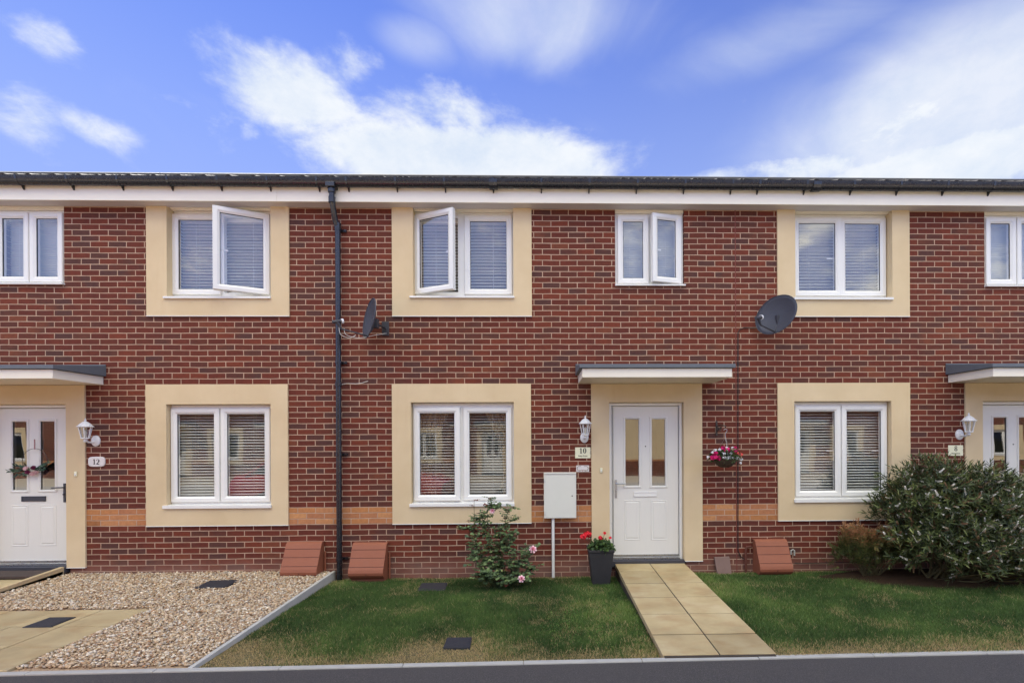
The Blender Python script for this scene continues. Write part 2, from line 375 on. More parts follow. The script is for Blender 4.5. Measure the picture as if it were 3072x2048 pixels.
# ------------------------------------------------------------------ door
def door(house, opening, leaf, glasses, panels, letter, hinge_side, spy, y, metal):
    fr = MB().ring((opening[0]+.003, opening[1]-.003, opening[2], opening[3]-.003), [(0, y-.004), (.006, y-.01), (.032, y-.01), (.038, y+.004), (.038, y+.0575), (.07, y+.0575), (.07, y+.075), (0, y+.075)], close=True)
    dz0 = leaf[2]
    mb = MB(); holes = [(q[0], q[1], q[2], q[3]) for q in glasses]
    yl = y+.012
    mb.plate(leaf, holes, yl, yl+.044)
    for q in glasses: mb.ring((q[0]-.032, q[1]+.032, q[2]-.032, q[3]+.032), [(0, yl), (.004, yl-.008), (.014, yl-.011), (.026, yl-.006), (.032, yl+.006), (.032, yl+.03)])
    for q in panels:
        mb.ring(q, [(0, yl-.0005), (.006, yl-.005), (.014, yl-.002), (.024, yl-.001), (.034, yl-.006), (.036, yl-.006)])
        mb.quad_y((q[0]+.036, q[1]-.036, q[2]+.036, q[3]-.036), yl-.006)
    do = mb.build('door', M['door'], house, loc=((leaf[0]+leaf[1])/2, yl, leaf[2]))
    fr.build('door_frame', M['upvc'], do)
    p = MB()
    for q in glasses: p.quad_y(q, yl+.01)
    for q in glasses: MB().quad_y((q[0]-.002, q[1]+.002, q[2]-.002, q[3]+.002), yl+.012).build('glass_pane', M['door_glass'], do)
    lx0, lx1, lz0, lz1 = letter
    lb = MB().ring((lx0, lx1, lz0, lz1), [(0, yl), (0, yl-.01), (.008, yl-.012), (.012, yl-.004)]).quad_y((lx0+.01, lx1-.01, lz0+.01, lz1-.01), yl-.006)
    lb.build('letterbox', metal[1], do)
    sg = 1 if hinge_side == 'R' else -1
    hx = (leaf[0]+.03) if hinge_side == 'R' else (leaf[1]-.03)
    zc = glasses[0][2]+.03
    h = MB().box(hx-.014, hx+.014, yl-.012, yl, zc-.19, zc+.05)
    h.tube([(hx, yl-.012, zc), (hx, yl-.05, zc), (hx+sg*.03, yl-.055, zc), (hx+sg*.125, yl-.05, zc-.004)], .009, 8)
    h.lathe([(.001, 0), (.011, 0), (.011, .016), (.001, .017)], (hx, yl-.01, zc-.09), 10, ax='y')
    h.build('door_handle', metal[0], do, bevel=.002)
    if spy: MB().lathe([(.001, 0), (.009, 0), (.007, .006), (.001, .006)], (spy[0], yl, spy[1]), 10, ax='y').build('spyhole', M['brass'], do)
    # threshold: aluminium weather bar and dark sill
    t = MB().box(leaf[0], leaf[1], yl-.02, yl, leaf[2]+.012, leaf[2]+.028, 0)
    t.box(opening[0]+.045, opening[1]-.045, y-.03, y+.05, leaf[2]-.03, leaf[2]-.008, 0).box(opening[0], opening[1], y-.10, y+.06, opening[2]-.065, leaf[2]-.034, 1)
    t.build('threshold', [M['chrome'], M['dark_grey']], do)
    return do
def canopy(house, xb0, xb1, xf0, xf1):
    """xb: extent of the white box at front"""
    d = .65
    w = MB().box(xf0, xf1, -d, -.003, 2.405, 2.508)
    c = w.build('canopy', M['fascia'], house, bevel=.003)
    a, b = xf0-.035, xf1+.035
    t = MB().prism_x([(-.003, 2.645), (-d-.03, 2.556), (-d-.03, 2.512), (-.003, 2.512)], a, b)
    t.box(a, b, -.012, -.003, 2.6455, 2.66)
    t.build('canopy_roof', M['lead'], c, bevel=.004)
    return c

# ------------------------------------------------------------------ terrace
P_L, P_R = X(1016, 1000), X(2207, 1000)      # party lines
HW = P_R-P_L
XB = [P_L-HW-.02, P_L, P_R, P_R+HW-.03]
WT = 4.675
def surround(house, r, hole, open_top=False, depth=.12):
    x0, x1, z0, z1 = r; a, b, c, d = hole
    mb = MB()
    mb.box(x0, x1, -.026, -.0005, z0-.009, z0-.0005, 1)
    if open_top:
        mb.plate((x0, x1, z0, z1), [(a, b, c, z1)], -.02, -.0005)
        t = .03
        mb.box(a-t, a, -.0005, depth, c-t, z1).box(b, b+t, -.0005, depth, c-t, z1).box(a, b, -.0005, depth, c-t, c)
    else:
        mb.plate(r, [hole], -.02, -.0005)
        t = .03
        mb.box(a-t, a, -.0005, depth, c-t, d+t).box(b, b+t, -.0005, depth, c-t, d+t).box(a, b, -.0005, depth, c-t, c).box(a, b, -.0005, depth, d, d+t)
    return mb
def build_house(hx0, hx1, label, spec):
    root = empty('terraced_house', ((hx0+hx1)/2, 0, 0), label, 'house', 'brick terraced houses')
    ex = .03
    holes = [(h[0]-e_, h[1]+e_, h[2]-e_, h[3]+(e_ if h[3] < WT-.05 else 0)) for h, e_ in zip(spec['holes'], (ex, ex, .001, ex))]
    MB().plate((hx0, hx1, -.35, WT), holes, 0, .28, 0, 1).build('wall', [M['brick'], M['room']], root)
    # rear and rooms
    rm = MB().box(hx0+.02, hx1-.02, .285, 7.9, 2.52, 2.72, 0).box(hx0+.02, hx1-.02, .285, 7.9, WT-.06, WT, 0)
    rm.box(hx0+.02, hx1-.02, .285, 7.9, -.1, .07, 1)
    rm.box(hx0+.001, hx0+.1, .285, 7.9, .07, WT-.06, 0).box(hx1-.1, hx1-.001, .285, 7.9, .07, WT-.06, 0).box(hx0+.1, hx1-.1, 4.0, 4.1, .07, 2.52).box(hx0+.1, hx1-.1, 4.0, 4.1, 2.72, WT-.06)
    for px in spec['parts']: rm.box(px-.05, px+.05, .285, 4.0, .07, 2.52).box(px-.05, px+.05, .285, 4.0, 2.72, WT-.06)
    rm.build('rooms', [M['room'], M['carpet']], root)
    MB().box(hx0, hx1, 7.9, 8.15, -.35, WT).build('rear_wall', M['brick'], root)
    # eaves
    fs = MB().box(hx0, hx1, -.17, -.145, 4.665, 4.895)
    for jx in spec.get('joints', []): fs.box(jx-.03, jx+.03, -.1745, -.17, 4.663, 4.89)
    fs.build('fascia', M['fascia'], root)
    MB().box(hx0, hx1, -.145, .0, 4.668, 4.69).box(hx0+.002, hx1-.002, .0005, .29, 4.6762, 4.69).build('soffit', M['soffit'], root)
    gt = MB(); n = 8; r_ = .056; cy, cz = -.226, 4.903
    prof = [(cy+r_*math.cos(math.pi+math.pi*k/n), cz+r_*math.sin(math.pi+math.pi*k/n)*1.5) for k in range(n+1)]
    inner = [(cy+(r_-.006)*math.cos(2*math.pi-math.pi*k/n), cz+(r_-.006)*math.sin(2*math.pi-math.pi*k/n)*1.45) for k in range(n+1)]
    prof = [(prof[0][0]-.004, cz+.014)]+prof+[(prof[-1][0], cz+.014)]+inner
    gt.prism_x(prof, hx0, hx1)
    go = gt.build('gutter', M['gutter'], root, smooth=True)
    x = hx0+.21
    k = 0
    while x < hx1-.05:
        br = MB(); pr = [(cy+(r_+.003)*math.cos(math.pi+math.pi*j/n), cz+(r_+.003)*math.sin(math.pi+math.pi*j/n)*1.51) for j in range(n+1)]
        pr = [(pr[0][0]-.002, cz+.016)]+pr+[(-.1705, cz-.03), (-.1705, cz-.10), (-.178, cz-.105), (-.19, cz-.09)]
        inn = [(cy+(r_-.001)*math.cos(2*math.pi-math.pi*j/n), cz+(r_-.001)*math.sin(2*math.pi-math.pi*j/n)*1.47) for j in range(n+1)]
        a = 1+n+1
        br.prism_x(pr[:a]+[(pr[a-1][0]-.006, cz+.016)]+inn[1:]+[(pr[0][0]+.008, cz+.016)], x-.012, x+.012)
        br.prism_x([(-.1705, cz-.05), (-.1705, cz-.118), (-.178, cz-.122), (-.206, cz-.085)], x-.006, x+.006)
        br.build('gutter_bracket', M['gutter'], go, smooth=False)
        x += .6; k += 1
    if spec.get('union'):
        ux = spec['union']; MB().prism_x([(cy+(r_+.01)*math.cos(math.pi+math.pi*j/n), cz+(r_+.01)*math.sin(math.pi+math.pi*j/n)*1.53) for j in range(n+1)]+[(cy, cz)], ux-.05, ux+.05).build('gutter_union', M['gutter'], go)
    # roof: interlocking tiles, real for the first courses, pitched 27 degrees
    pt = R(27.6); cs, sn = math.cos(pt), math.sin(pt)
    def rp(x, d, h): return (x, -.235+d*cs-h*sn, 4.904+d*sn+h*cs)
    rf = MB(); gauge = .33; tw = .3; rows = 14
    x = hx0
    for row in range(rows):
        nx = int(math.ceil((hx1-hx0)/tw)); off = (row % 2)*tw/2
        for i in range(-1, nx+1):
            a, b = hx0+i*tw+off, hx0+(i+1)*tw+off-.004; a2, b2 = max(a, hx0), min(b, hx1)
            if b2-a2 < .02: continue
            d0, d1 = row*gauge, row*gauge+gauge+.06; j = random.uniform(-.003, .003)
            hf, hb = .034+j, .012; th = .016
            prof = [(a2, 0.0), (a2+.02, .013), (a2+.05, .013), (a2+.08, 0), (b2, 0)] if a2 == a else [(a2, 0), (b2, 0)]
            m_ = len(prof); vs = []
            for (d, h) in ((d0, hf), (d1, hb)):
                for (xx, e) in prof: vs.append(rp(min(xx, b2), d, h+e))
                for (xx, e) in prof: vs.append(rp(min(xx, b2), d, h-th))
            fsx = []
            for q in range(m_-1):
                fsx += [(q, q+1, 2*m_+q+1, 2*m_+q), (m_+q+1, m_+q, 3*m_+q, 3*m_+q+1), (q, m_+q, m_+q+1, q+1)]
            fsx += [(0, 2*m_, 3*m_, m_), (m_-1, 2*m_-1, 4*m_-1, 3*m_-1)]
            rf.add(vs, fsx)
    top = rows*gauge
    yr, zr = rp(0, top, 0)[1:]
    rf.add([(hx0, .0, 4.70), (hx1, .0, 4.70), (hx1, yr, zr-.02), (hx0, yr, zr-.02), (hx1, 8.3, 4.8), (hx0, 8.3, 4.8)], [(0, 1, 2, 3), (3, 2, 4, 5)])
    rf.tube([(hx0, yr, zr+.03), (hx1, yr, zr+.03)], .1, 10)
    if spec.get('gable') is not None:
        gx = spec['gable']; rf.add([(gx, 0, 4.7), (gx, 8.15, 4.7), (gx, yr, zr)], [(0, 1, 2)])
    rf.build('roof', M['tile'], root)
    return root

mm = .074
# --- measured openings -------------------------------------------------------
DU, DL = .095, .058        # reveal depth of upper and lower windows
def win_house(side):
    d = {}
    if side == 'M':
        d['usur'] = (X(1177, 780), X(1595, 780), 3.2795, WT+.005); d['uop'] = (X(800+985/2.24, 760), X(800+1658/2.24, 760), 3.45, WT)
        d['ug'] = [rect(3, 1035, 1262, 415, 866, DU), rect(3, 1368, 1612, 410, 868, DU)]
        d['usill'] = rect(3, 960, 1665, 910, 926, -.035)
        d['lsur'] = (X(1177.7, 1360), X(1593.7, 1360), .613, 2.407); d['lop'] = rect(4, 970, 1662, 282, 965, -.02)
        d['lg'] = [rect(4, 1030, 1265, 355, 905, DL), rect(4, 1363, 1610, 355, 899, DL)]; d['lsill'] = rect(4, 960, 1665, 958, 982, -.035)
    if side == 'L':
        d['usur'] = (X(442, 780), X(869, 780), 3.2795, WT+.005); d['uop'] = (X(1120/2.24, 760, -.02), X(1818/2.24, 760, -.02), 3.45, WT)
        d['ug'] = [rect(1, 1200, 1450, 403, 870, DU), rect(1, 1528, 1775, 405, 868, DU)]
        d['usill'] = rect(1, 1097, 1817, 912, 930, -.035)
        d['lsur'] = (X(441, 1360), X(866, 1360), .613, 2.407); d['lop'] = rect(2, 1118, 1820, 295, 978, -.02)
        d['lg'] = [rect(2, 1193, 1440, 363, 914, DL), rect(2, 1528, 1780, 360, 912, DL)]; d['lsill'] = rect(2, 1093, 1822, 970, 995, -.035)
    if side == 'R':
        d['usur'] = (X(2330.5, 780), X(2725.6, 780), 3.2795, WT+.005); d['uop'] = (X(2272+250/2.24, 760), X(2272+900/2.24, 760), 3.45, WT)
        d['ug'] = [rect(7, 278, 520, 425, 877, DU), rect(7, 590, 823, 431, 881, DU)]
        d['usill'] = rect(7, 248, 914, 918, 938, -.035)
        d['lsur'] = (X(2332, 1360), X(2728, 1360), .613, 2.407); d['lop'] = rect(8, 250, 903, 275, 935, -.02)
        d['lg'] = [rect(8, 287, 520, 343, 875, DL), rect(8, 600, 830, 343, 873, DL)]; d['lsill'] = rect(8, 250, 905, 927, 953, -.035)
    zs = (sum(q[2] for q in d['ug'])/2, sum(q[3] for q in d['ug'])/2); d['ug'] = [(q[0], q[1], zs[0], zs[1]) for q in d['ug']]
    zs = (sum(q[2] for q in d['lg'])/2, sum(q[3] for q in d['lg'])/2); d['lg'] = [(q[0], q[1], zs[0], zs[1]) for q in d['lg']]
    us = d['usill']; d['uop'] = (d['uop'][0], d['uop'][1], us[2]+.004, WT)
    ls = d['lsill']; d['lop'] = (d['lop'][0], d['lop'][1], ls[2]+.004, d['lop'][3])
    return d
W = {k: win_house(k) for k in 'LMR'}
# bathroom windows (set in plain brick)
def bath(c, x0, x1, ytop, ybot, g1, g2, sx):
    o = rect(c, x0, x1, ytop, ybot, 0); return o
bM = rect(5, 550, 1012, 345, 850); bMg = [rect(5, 603, 737, 415, 795, .03), rect(5, 851, 957, 412, 795, .03)]
bMg[1] = (bMg[0][0]+(bM[0]+bM[1]-bMg[0][0]-bMg[0][1]), bMg[0][1]+(bM[0]+bM[1]-bMg[0][0]-bMg[0][1]), bMg[0][2], bMg[0][3])
bw = bM[1]-bM[0]
bLx1 = X(430/2.24, 750); bRx0 = X(2272+1527/2.24, 750)
def shift(rs, dx): return [(q[0]+dx, q[1]+dx, q[2], q[3]) for q in rs]
bathw = {'M': (bM, bMg), 'L': (shift([bM], bLx1-bM[1])[0], shift(bMg, bLx1-bM[1])), 'R': (shift([bM], bRx0-bM[0])[0], shift(bMg, bRx0-bM[0]))}
# doors
DD = .055
dsM = (X(1774, 1400), X(2105.8, 1400), .0993, 2.40); doM = rect(6, 512, 1013, 282, 1335, -.02)
lfM = rect(6, 540, 975, 312, 1318, DD); dgM = [rect(6, 620, 710, 395, 842, DD), rect(6, 798, 887, 395, 842, DD)]
dpM = [rect(6, 612, 720, 940, 1208, DD), rect(6, 792, 900, 940, 1208, DD)]; dlM = rect(6, 677, 831, 883, 916, DD)
spM = rect(6, 755, 755, 578, 578, DD)
doorM = dict(sur=dsM, op=(doM[0], doM[1], .10, doM[3]), leaf=lfM, g=dgM, p=dpM, l=dlM, spy=(spM[0], spM[2]))
def mv(d, dx, dz=0, mirror=None):
    q = {}
    f = (lambda r: (r[0]+dx, r[1]+dx, r[2]+dz, r[3]+dz)) if mirror is None else (lambda r: (2*mirror-r[1]+dx, 2*mirror-r[0]+dx, r[2]+dz, r[3]+dz))
    for k in ('sur', 'op', 'leaf', 'l'): q[k] = f(d[k])
    for k in ('g', 'p'): q[k] = [f(r) for r in d[k]]
    q['spy'] = (q['leaf'][0]/2+q['leaf'][1]/2, d['spy'][1]+dz)
    return q
surLx = X(259, 1400); surRx = X(2893, 1300)
cM = (lfM[0]+lfM[1])/2
doorL = mv(doorM, 0, 0, mirror=cM); doorL = mv(doorL, surLx-doorL['sur'][1])
doorR = mv(doorM, surRx-doorM['sur'][0]+.0)
doors = {'L': doorL, 'M': doorM, 'R': doorR}
LABH = {'L': 'left brick terraced house with gravel in front and a floral wreath on its white door',
        'M': 'middle brick terraced house with the cream number 10 plate beside its white front door',
        'R': 'right brick terraced house whose front door is half hidden by the large flowering shrub'}
roots = {}
for k, i in (('L', 0), ('M', 1), ('R', 2)):
    w = W[k]; b, bg = bathw[k]; dr = doors[k]
    hx0, hx1 = XB[i], XB[i+1]
    b = (b[0], b[1], b[2]+.02, WT)
    holes = [w['uop'], w['lop'], b, (dr['op'][0], dr['op'][1], dr['op'][2]-.07, dr['op'][3])]
    part = (w['lsur'][1]+dr['sur'][0])/2 if k != 'L' else (dr['sur'][1]+w['lsur'][0])/2
    h = build_house(hx0, hx1, LABH[k], dict(holes=holes, parts=[part], joints={'L': [X(1890/2.24, 580)], 'M': [], 'R': []}[k], union={'L': None, 'M': X(800+1535/2.24, 560), 'R': X(1600+1830/2.24, 560)}[k], gable={'L': hx0, 'M': None, 'R': hx1}[k]))
    roots[k] = h
    surround(h, w['usur'], w['uop'], True, DU+.06).build('window_surround', [M['render'], M['upvc']], h)
    surround(h, w['lsur'], w['lop'], False, DL+.06).build('window_surround', [M['render'], M['upvc']], h)
    ds = dr['sur']; do = dr['op']
    mb = MB().plate(ds, [(do[0], do[1], ds[2]-.1, do[3])], -.02, -.0005)
    mb.box(do[0]-.03, do[0], -.0005, DD+.06, ds[2], do[3]+.03).box(do[1], do[1]+.03, -.0005, DD+.06, ds[2], do[3]+.03).box(do[0], do[1], -.0005, DD+.06, do[3], do[3]+.03)
    mb.box(ds[0], do[0], -.026, -.0005, ds[2]-.009, ds[2]-.0005, 1).box(do[1], ds[1], -.026, -.0005, ds[2]-.009, ds[2]-.0005, 1)
    mb.build('door_surround', [M['render'], M['upvc']], h)
    us, ls = w['usill'], w['lsill']
    sa = {'L': [(None, 0, 0), ('R', R(24), 1)], 'M': [('L', R(23), 1), (None, 0, 0)], 'R': [('L', R(1.2), 1), (None, 0, 0)]}[k]
    window(h, w['uop'], w['ug'], DU, (us[0], us[1], us[2], us[3], -.045), sa, headtrim=w['ug'][0][3]+.115)
    sb = {'L': [(None, 0, 0), (None, 0, 0)], 'M': [('L', R(2.2), 0), (None, 0, 0)], 'R': [(None, 0, 1), (None, 0, 1)]}[k]
    window(h, w['lop'], w['lg'], DL, (ls[0], ls[1], ls[2], ls[3], -.045), sb)
    sc2 = {'L': [(None, 0, 0), (None, 0, 0)], 'M': [(None, 0, 0), ('R', R(14), 1)], 'R': [(None, 0, 0), (None, 0, 0)]}[k]
    window(h, b, bg, .03, (b[0]-.006, b[1]+.012, b[2]-.018, b[2]+.008, -.04), sc2, headtrim=bg[0][3]+.1)
    metal = {'M': (M['chrome'], M['chrome']), 'L': (M['dark_grey'], M['dark_grey']), 'R': (M['chrome'], M['chrome'])}[k]
    if k == 'M': metal = (M['chrome'], M['upvc'])
    door(h, dr['op'], dr['leaf'], dr['g'], dr['p'], dr['l'], 'L' if k == 'L' else 'R', None if k == 'L' else dr['spy'], DD, metal)
cw = (X(1747, 1131, -.65), X(2196, 1132, -.65)); cwid = cw[1]-cw[0]
canopy(roots['M'], 0, 0, *cw)
x1 = X(158, 1138, -.65); canopy(roots['L'], 0, 0, x1-cwid, x1)
x0 = X(2979.6, 1129.5, -.65); canopy(roots['R'], 0, 0, x0, x0+cwid)

# --- the row over the road (seen mirrored in the panes): copies of the three houses, turned round
def copy_tree(o, parent=None):
    c = o.copy(); COL.objects.link(c); c.parent = parent
    for ch in list(o.children): copy_tree(ch, c)
    return c
OPP = -17.5
for k, lab in (('L', 'left'), ('M', 'middle'), ('R', 'right')):
    for j, dx in ((0, 0.0), (1, 15.2), (2, -15.2), (3, -30.4)):
        c = copy_tree(roots[k]); c.location = (-roots[k].location.x+3.9+dx, OPP, -.05); c.rotation_euler.z = math.pi
        tag(c, 'sunlit brick terraced house across the road, mirrored in the window panes', 'house', 'terraced houses over the road')

for k, dx, lab in (('L', -HW, 'brick terraced house at the far left end, next to the house with the wreath'), ('R', HW, 'brick terraced house at the far right end, beyond the flowering shrub')):
    c = copy_tree(roots[k]); c.location.x += dx; tag(c, lab, 'house')

# ------------------------------------------------------------------ blinds and curtains
def brange(gs, e=.03): return (min(q[0] for q in gs)-e, max(q[1] for q in gs)+e, gs[0][2]-e, gs[0][3]+e)
blind(brange(W['L']['ug']), DU+.10, .041, R(-10), M['blind'], 'white venetian blind behind the upstairs window above the gravel, right pane swung open', seed=1)
blind(brange(W['M']['ug']), DU+.10, .041, R(-8), M['blind'], 'white venetian blind behind the middle upstairs window whose left pane is swung open', seed=2)
blind(brange(W['R']['ug']), DU+.10, .041, R(-14), M['blind'], 'white venetian blind behind the closed upstairs window above the right satellite dish', seed=3)
for k, lab in (('L', 'pale closed blind in the small upstairs window at the left edge'), ('M', 'pale closed blind in the small upstairs window above the number 10 door'), ('R', 'pale closed blind in the small upstairs window at the right edge')):
    blind(brange(bathw[k][1]), .16, .030, R(-62), M['blind_grey'], lab, seed=5)
blind(brange(W['L']['lg']), DL+.10, .037, R(19), M['blind_low'], 'white venetian blind behind the downstairs window above the gravel', seed=6)
blind(brange(W['M']['lg']), DL+.10, .037, R(11), M['blind_low'], 'open white venetian blind with curtains behind it, behind the rose bush', seed=7)
blind(brange(W['R']['lg']), DL+.10, .037, R(20), M['blind_low'], 'white venetian blind behind the downstairs window beside the big shrub', seed=8)
def curtain(xa, xb, z0, z1, y, tie, side, label):
    mb = MB(); n = 40; rows = 14; vs = []
    for j in range(rows+1):
        t = j/rows; z = z1+(z0-z1)*t
        pinch = 1-.62*math.sin(min(1, t/tie)*math.pi/2) if t < tie else .38+.25*(t-tie)/(1-tie)
        for i in range(n+1):
            s = i/n; wd = (xb-xa)*pinch
            x = xa+wd*s if side == 'L' else xb-wd*s
            vs.append((x, y+.03*math.sin(s*math.pi*2*7)*(1+.3*math.sin(j)), z))
    mb.add(vs, [(j*(n+1)+i, j*(n+1)+i+1, (j+1)*(n+1)+i+1, (j+1)*(n+1)+i) for j in range(rows) for i in range(n)])
    o = mb.build('curtain', M['curtain'], None, smooth=True, loc=((xa+xb)/2, y, z0)); sm = o.modifiers.new('solid', 'SOLIDIFY'); sm.thickness = .003
    tag(o, label, 'curtain', 'curtains in the middle downstairs window')
lw = W['M']['lop']
curtain(lw[0]-.1, lw[0]+.62, .45, 2.42, .36, .62, 'L', 'beige curtain tied back at the left of the window behind the rose bush')
curtain(lw[1]-.62, lw[1]+.12, .45, 2.42, .36, .62, 'R', 'beige curtain tied back at the right of the window behind the rose bush')

# ------------------------------------------------------------------ drainpipe
dp = empty('drainpipe', (X(1015, 1500, -.07), -.07, -.06), 'black drainpipe running from the gutter down to the gravel edge between the two left houses', 'drainpipe')
px = X(1016, 1200, -.075); pxt = X(996, 560, -.22)
mb = MB().tube([(pxt, -.226, 4.84), (pxt, -.226, 4.70), (pxt+.005, -.215, 4.62), (px-.02, -.11, 4.47), (px, -.078, 4.38), (px, -.075, 4.3)], .034, 14)
mb.tube([(px, -.075, 4.34), (px, -.075, -.08)], .034, 14)
mb.build('pipe', M['gutter'], dp, smooth=True)
MB().box(pxt-.055, pxt+.055, -.29, -.172, 4.80, 4.86).lathe([(.045, 0), (.045, .07)], (pxt, -.226, 4.745), 14).build('outlet', M['gutter'], dp, bevel=.006)
for (zc, hh) in ((4.66, .07), (4.40, .07), (2.4, .05)): MB().lathe([(.0405, 0), (.0405, hh)], ((pxt if zc > 4.5 else px), (-.2235 if zc > 4.5 else -.077), zc-hh/2), 16).build('socket', M['gutter'], dp)
for vv in (690, 1087, 1362, 1675):
    z = Zz(1030, vv, -.05)
    b = MB().lathe([(.038, -.014), (.04, -.014), (.04, .014), (.038, .014)], (px, -.075, z), 14); b.box(px-.06, px+.085, -.03, -.0015, z-.014, z+.014).lathe([(.008, 0), (.008, .006)], (px+.07, -.03, z), 8, ax='y')
    b.build('pipe_clip', M['gutter'], dp)

# ------------------------------------------------------------------ satellite dishes
def dish(loc, label, cable_pts=None, back=(.0, .0)):
    """loc = dish centre; faces left and outward"""
    root = empty('satellite_dish', loc, label, 'satellite dish', 'satellite dishes on the front wall')
    n = Vector((-.83, -.54, .12)).normalized(); up = Vector((0, 0, 1)); s_ = up.cross(n).normalized(); t_ = n.cross(s_)
    s0, t0 = s_, t_; cr_, sr_ = math.cos(R(16)), math.sin(R(16)); s1_, t1_ = s_*cr_+t_*sr_, t_*cr_-s_*sr_
    C = Vector(loc)
    def P(a, b, c): return C+s_*a+t_*b+n*c
    m_ = MB(); N = 40; K = 7; ra, rb = .275, .235; vs = []
    for k in range(K+1):
        f = k/K
        for i in range(N):
            a = 2*math.pi*i/N; vs.append(C+s1_*(ra*f*math.cos(a))+t1_*(rb*f*math.sin(a))+n*(.055*(f*f-1)))
    fs = [(k*N+i, k*N+(i+1) % N, (k+1)*N+(i+1) % N, (k+1)*N+i) for k in range(1, K) for i in range(N)]
    fs.append(tuple(N+i for i in range(N)))
    m_.add(vs[N:], [tuple(q-N for q in f) for f in fs])
    o = m_.build('reflector', M['dish'], root, smooth=True); md = o.modifiers.new('solid', 'SOLIDIFY'); md.thickness = .004
    MB().tube([C+s1_*(ra*math.cos(2*math.pi*i/36))+t1_*(rb*math.sin(2*math.pi*i/36))+n*.002 for i in range(37)], .006, 6, cap=False).build('rim', M['dish'], root, smooth=True)
    L0 = P(0, -rb*.92, .0); L1 = P(0, -rb*.62-.06, .30)
    MB().tube([P(0, -.1, -.06), L0, L0+(L1-L0)*.5, L1], [.011, .011, .009, .009], 8).build('arm', M['dark_grey'], root)
    lh = P(0, -.115, .31); ax = (P(0, .0, -.03)-lh).normalized()
    MB().tube([L1, lh-ax*.05, lh-ax*.0], [.012, .024, .026], 10).tube([lh-ax*.03, lh-ax*.10], .02, 8).build('receiver', M['dark_grey'], root)
    MB().tube([lh, lh+ax*.025], [.030, .028], 14).build('receiver_cap', M['white_metal'], root)
    bk = P(0, -.05, -.07); wallp = Vector((bk.x+.05, 0, bk.z))
    b = MB().tube([P(0, -.05, -.05), bk, bk+Vector((.03, .04, 0)), wallp+Vector((0, -.03, 0)), wallp], .014, 8)
    b.box(wallp.x-.045, wallp.x+.045, -.012, -.0015, wallp.z-.09, wallp.z+.09).box(bk.x-.035, bk.x+.04, bk.y-.03, bk.y+.05, bk.z-.05, bk.z+.06)
    b.build('wall_bracket', M['dark_grey'], root, bevel=.003)
    if cable_pts:
        def sm(pts, k=6):
            out = []
            pts = [Vector(p) for p in pts]
            for i in range(len(pts)-1):
                p0, p1, p2, p3 = pts[max(i-1, 0)], pts[i], pts[i+1], pts[min(i+2, len(pts)-1)]
                for j in range(k):
                    t = j/k; out.append(.5*((2*p1)+(p2-p0)*t+(2*p0-5*p1+4*p2-p3)*t*t+(3*p1-p0-3*p2+p3)*t**3))
            return out+[pts[-1]]
        for mat, pts in cable_pts: MB().tube(sm([p if not callable(p) else p(P) for p in pts]), .0035, 6).build('cable', mat, root, smooth=True)
    return root
y_d = -.30
cl = at(1108, 955, y_d)
dish((cl[0], y_d, cl[2]), 'dark grey satellite dish seen edge-on beside the black drainpipe', [
    (M['cable_white'], [lambda P: P(0, -.19, .27), lambda P: P(0, -.26, .24), lambda P: P(0, -.27, .12), lambda P: P(0, -.24, .02), lambda P: P(0, -.2, -.06), (cl[0]+.12, -.02, cl[2]-.12)]),
    (M['cable_white'], [lambda P: P(0, -.17, .33), lambda P: P(0, -.27, .30), lambda P: P(0, -.29, .2), lambda P: P(0, -.24, .13)])])
cr = at(2327, 944, y_d)
jx = X(2214, 1300, -.01); zj = Zz(2214, 985, -.01)
dish((cr[0], y_d, cr[2]), 'dark grey satellite dish seen face-on below the right upstairs window', None)
MB().tube([at(2290, 984, -.05), at(2262, 984, -.012), at(2232, 983, -.010), at(2220, 987, -.010), at(2214, 998, -.010), (X(2214, 1300, -.01), -.010, Zz(2214, 1300)), (X(2214, 1650, -.01), -.01, Zz(2214, 1650)), at(2222, 1668, -.012), at(2236, 1678, -.012)], .0055, 6).build('cable_run', M['cable_black'], None, smooth=True)
tag(bpy.data.objects['cable_run'], 'thin black cable running down the brickwork from the right satellite dish', 'cable')
wc = MB().tube([at(1025, 1153, -.006), at(1040, 1150, -.012), at(1068, 1151, -.014), at(1085, 1149, -.016), at(1096, 1145, -.02), at(1104, 1143, -.03)], .0045, 6).build('loose_cable', M['cable_white'], None, smooth=True)
tag(wc, 'short loose white cable sticking out right of the black drainpipe', 'cable')
lc = MB().tube([at(2385, 1688, -.012), at(2440, 1688, -.012), at(2520, 1686, -.012), at(2640, 1690, -.02)], .005, 6).build('ground_cable', M['cable_black'], None)
tag(lc, 'black cable running low along the brickwork behind the russet shrub', 'cable')
MB().box(P_R-.005, P_R+.005, -.003, .01, -.05, WT-.004).build('wall_joint', M['cable_brown'], roots['M'])

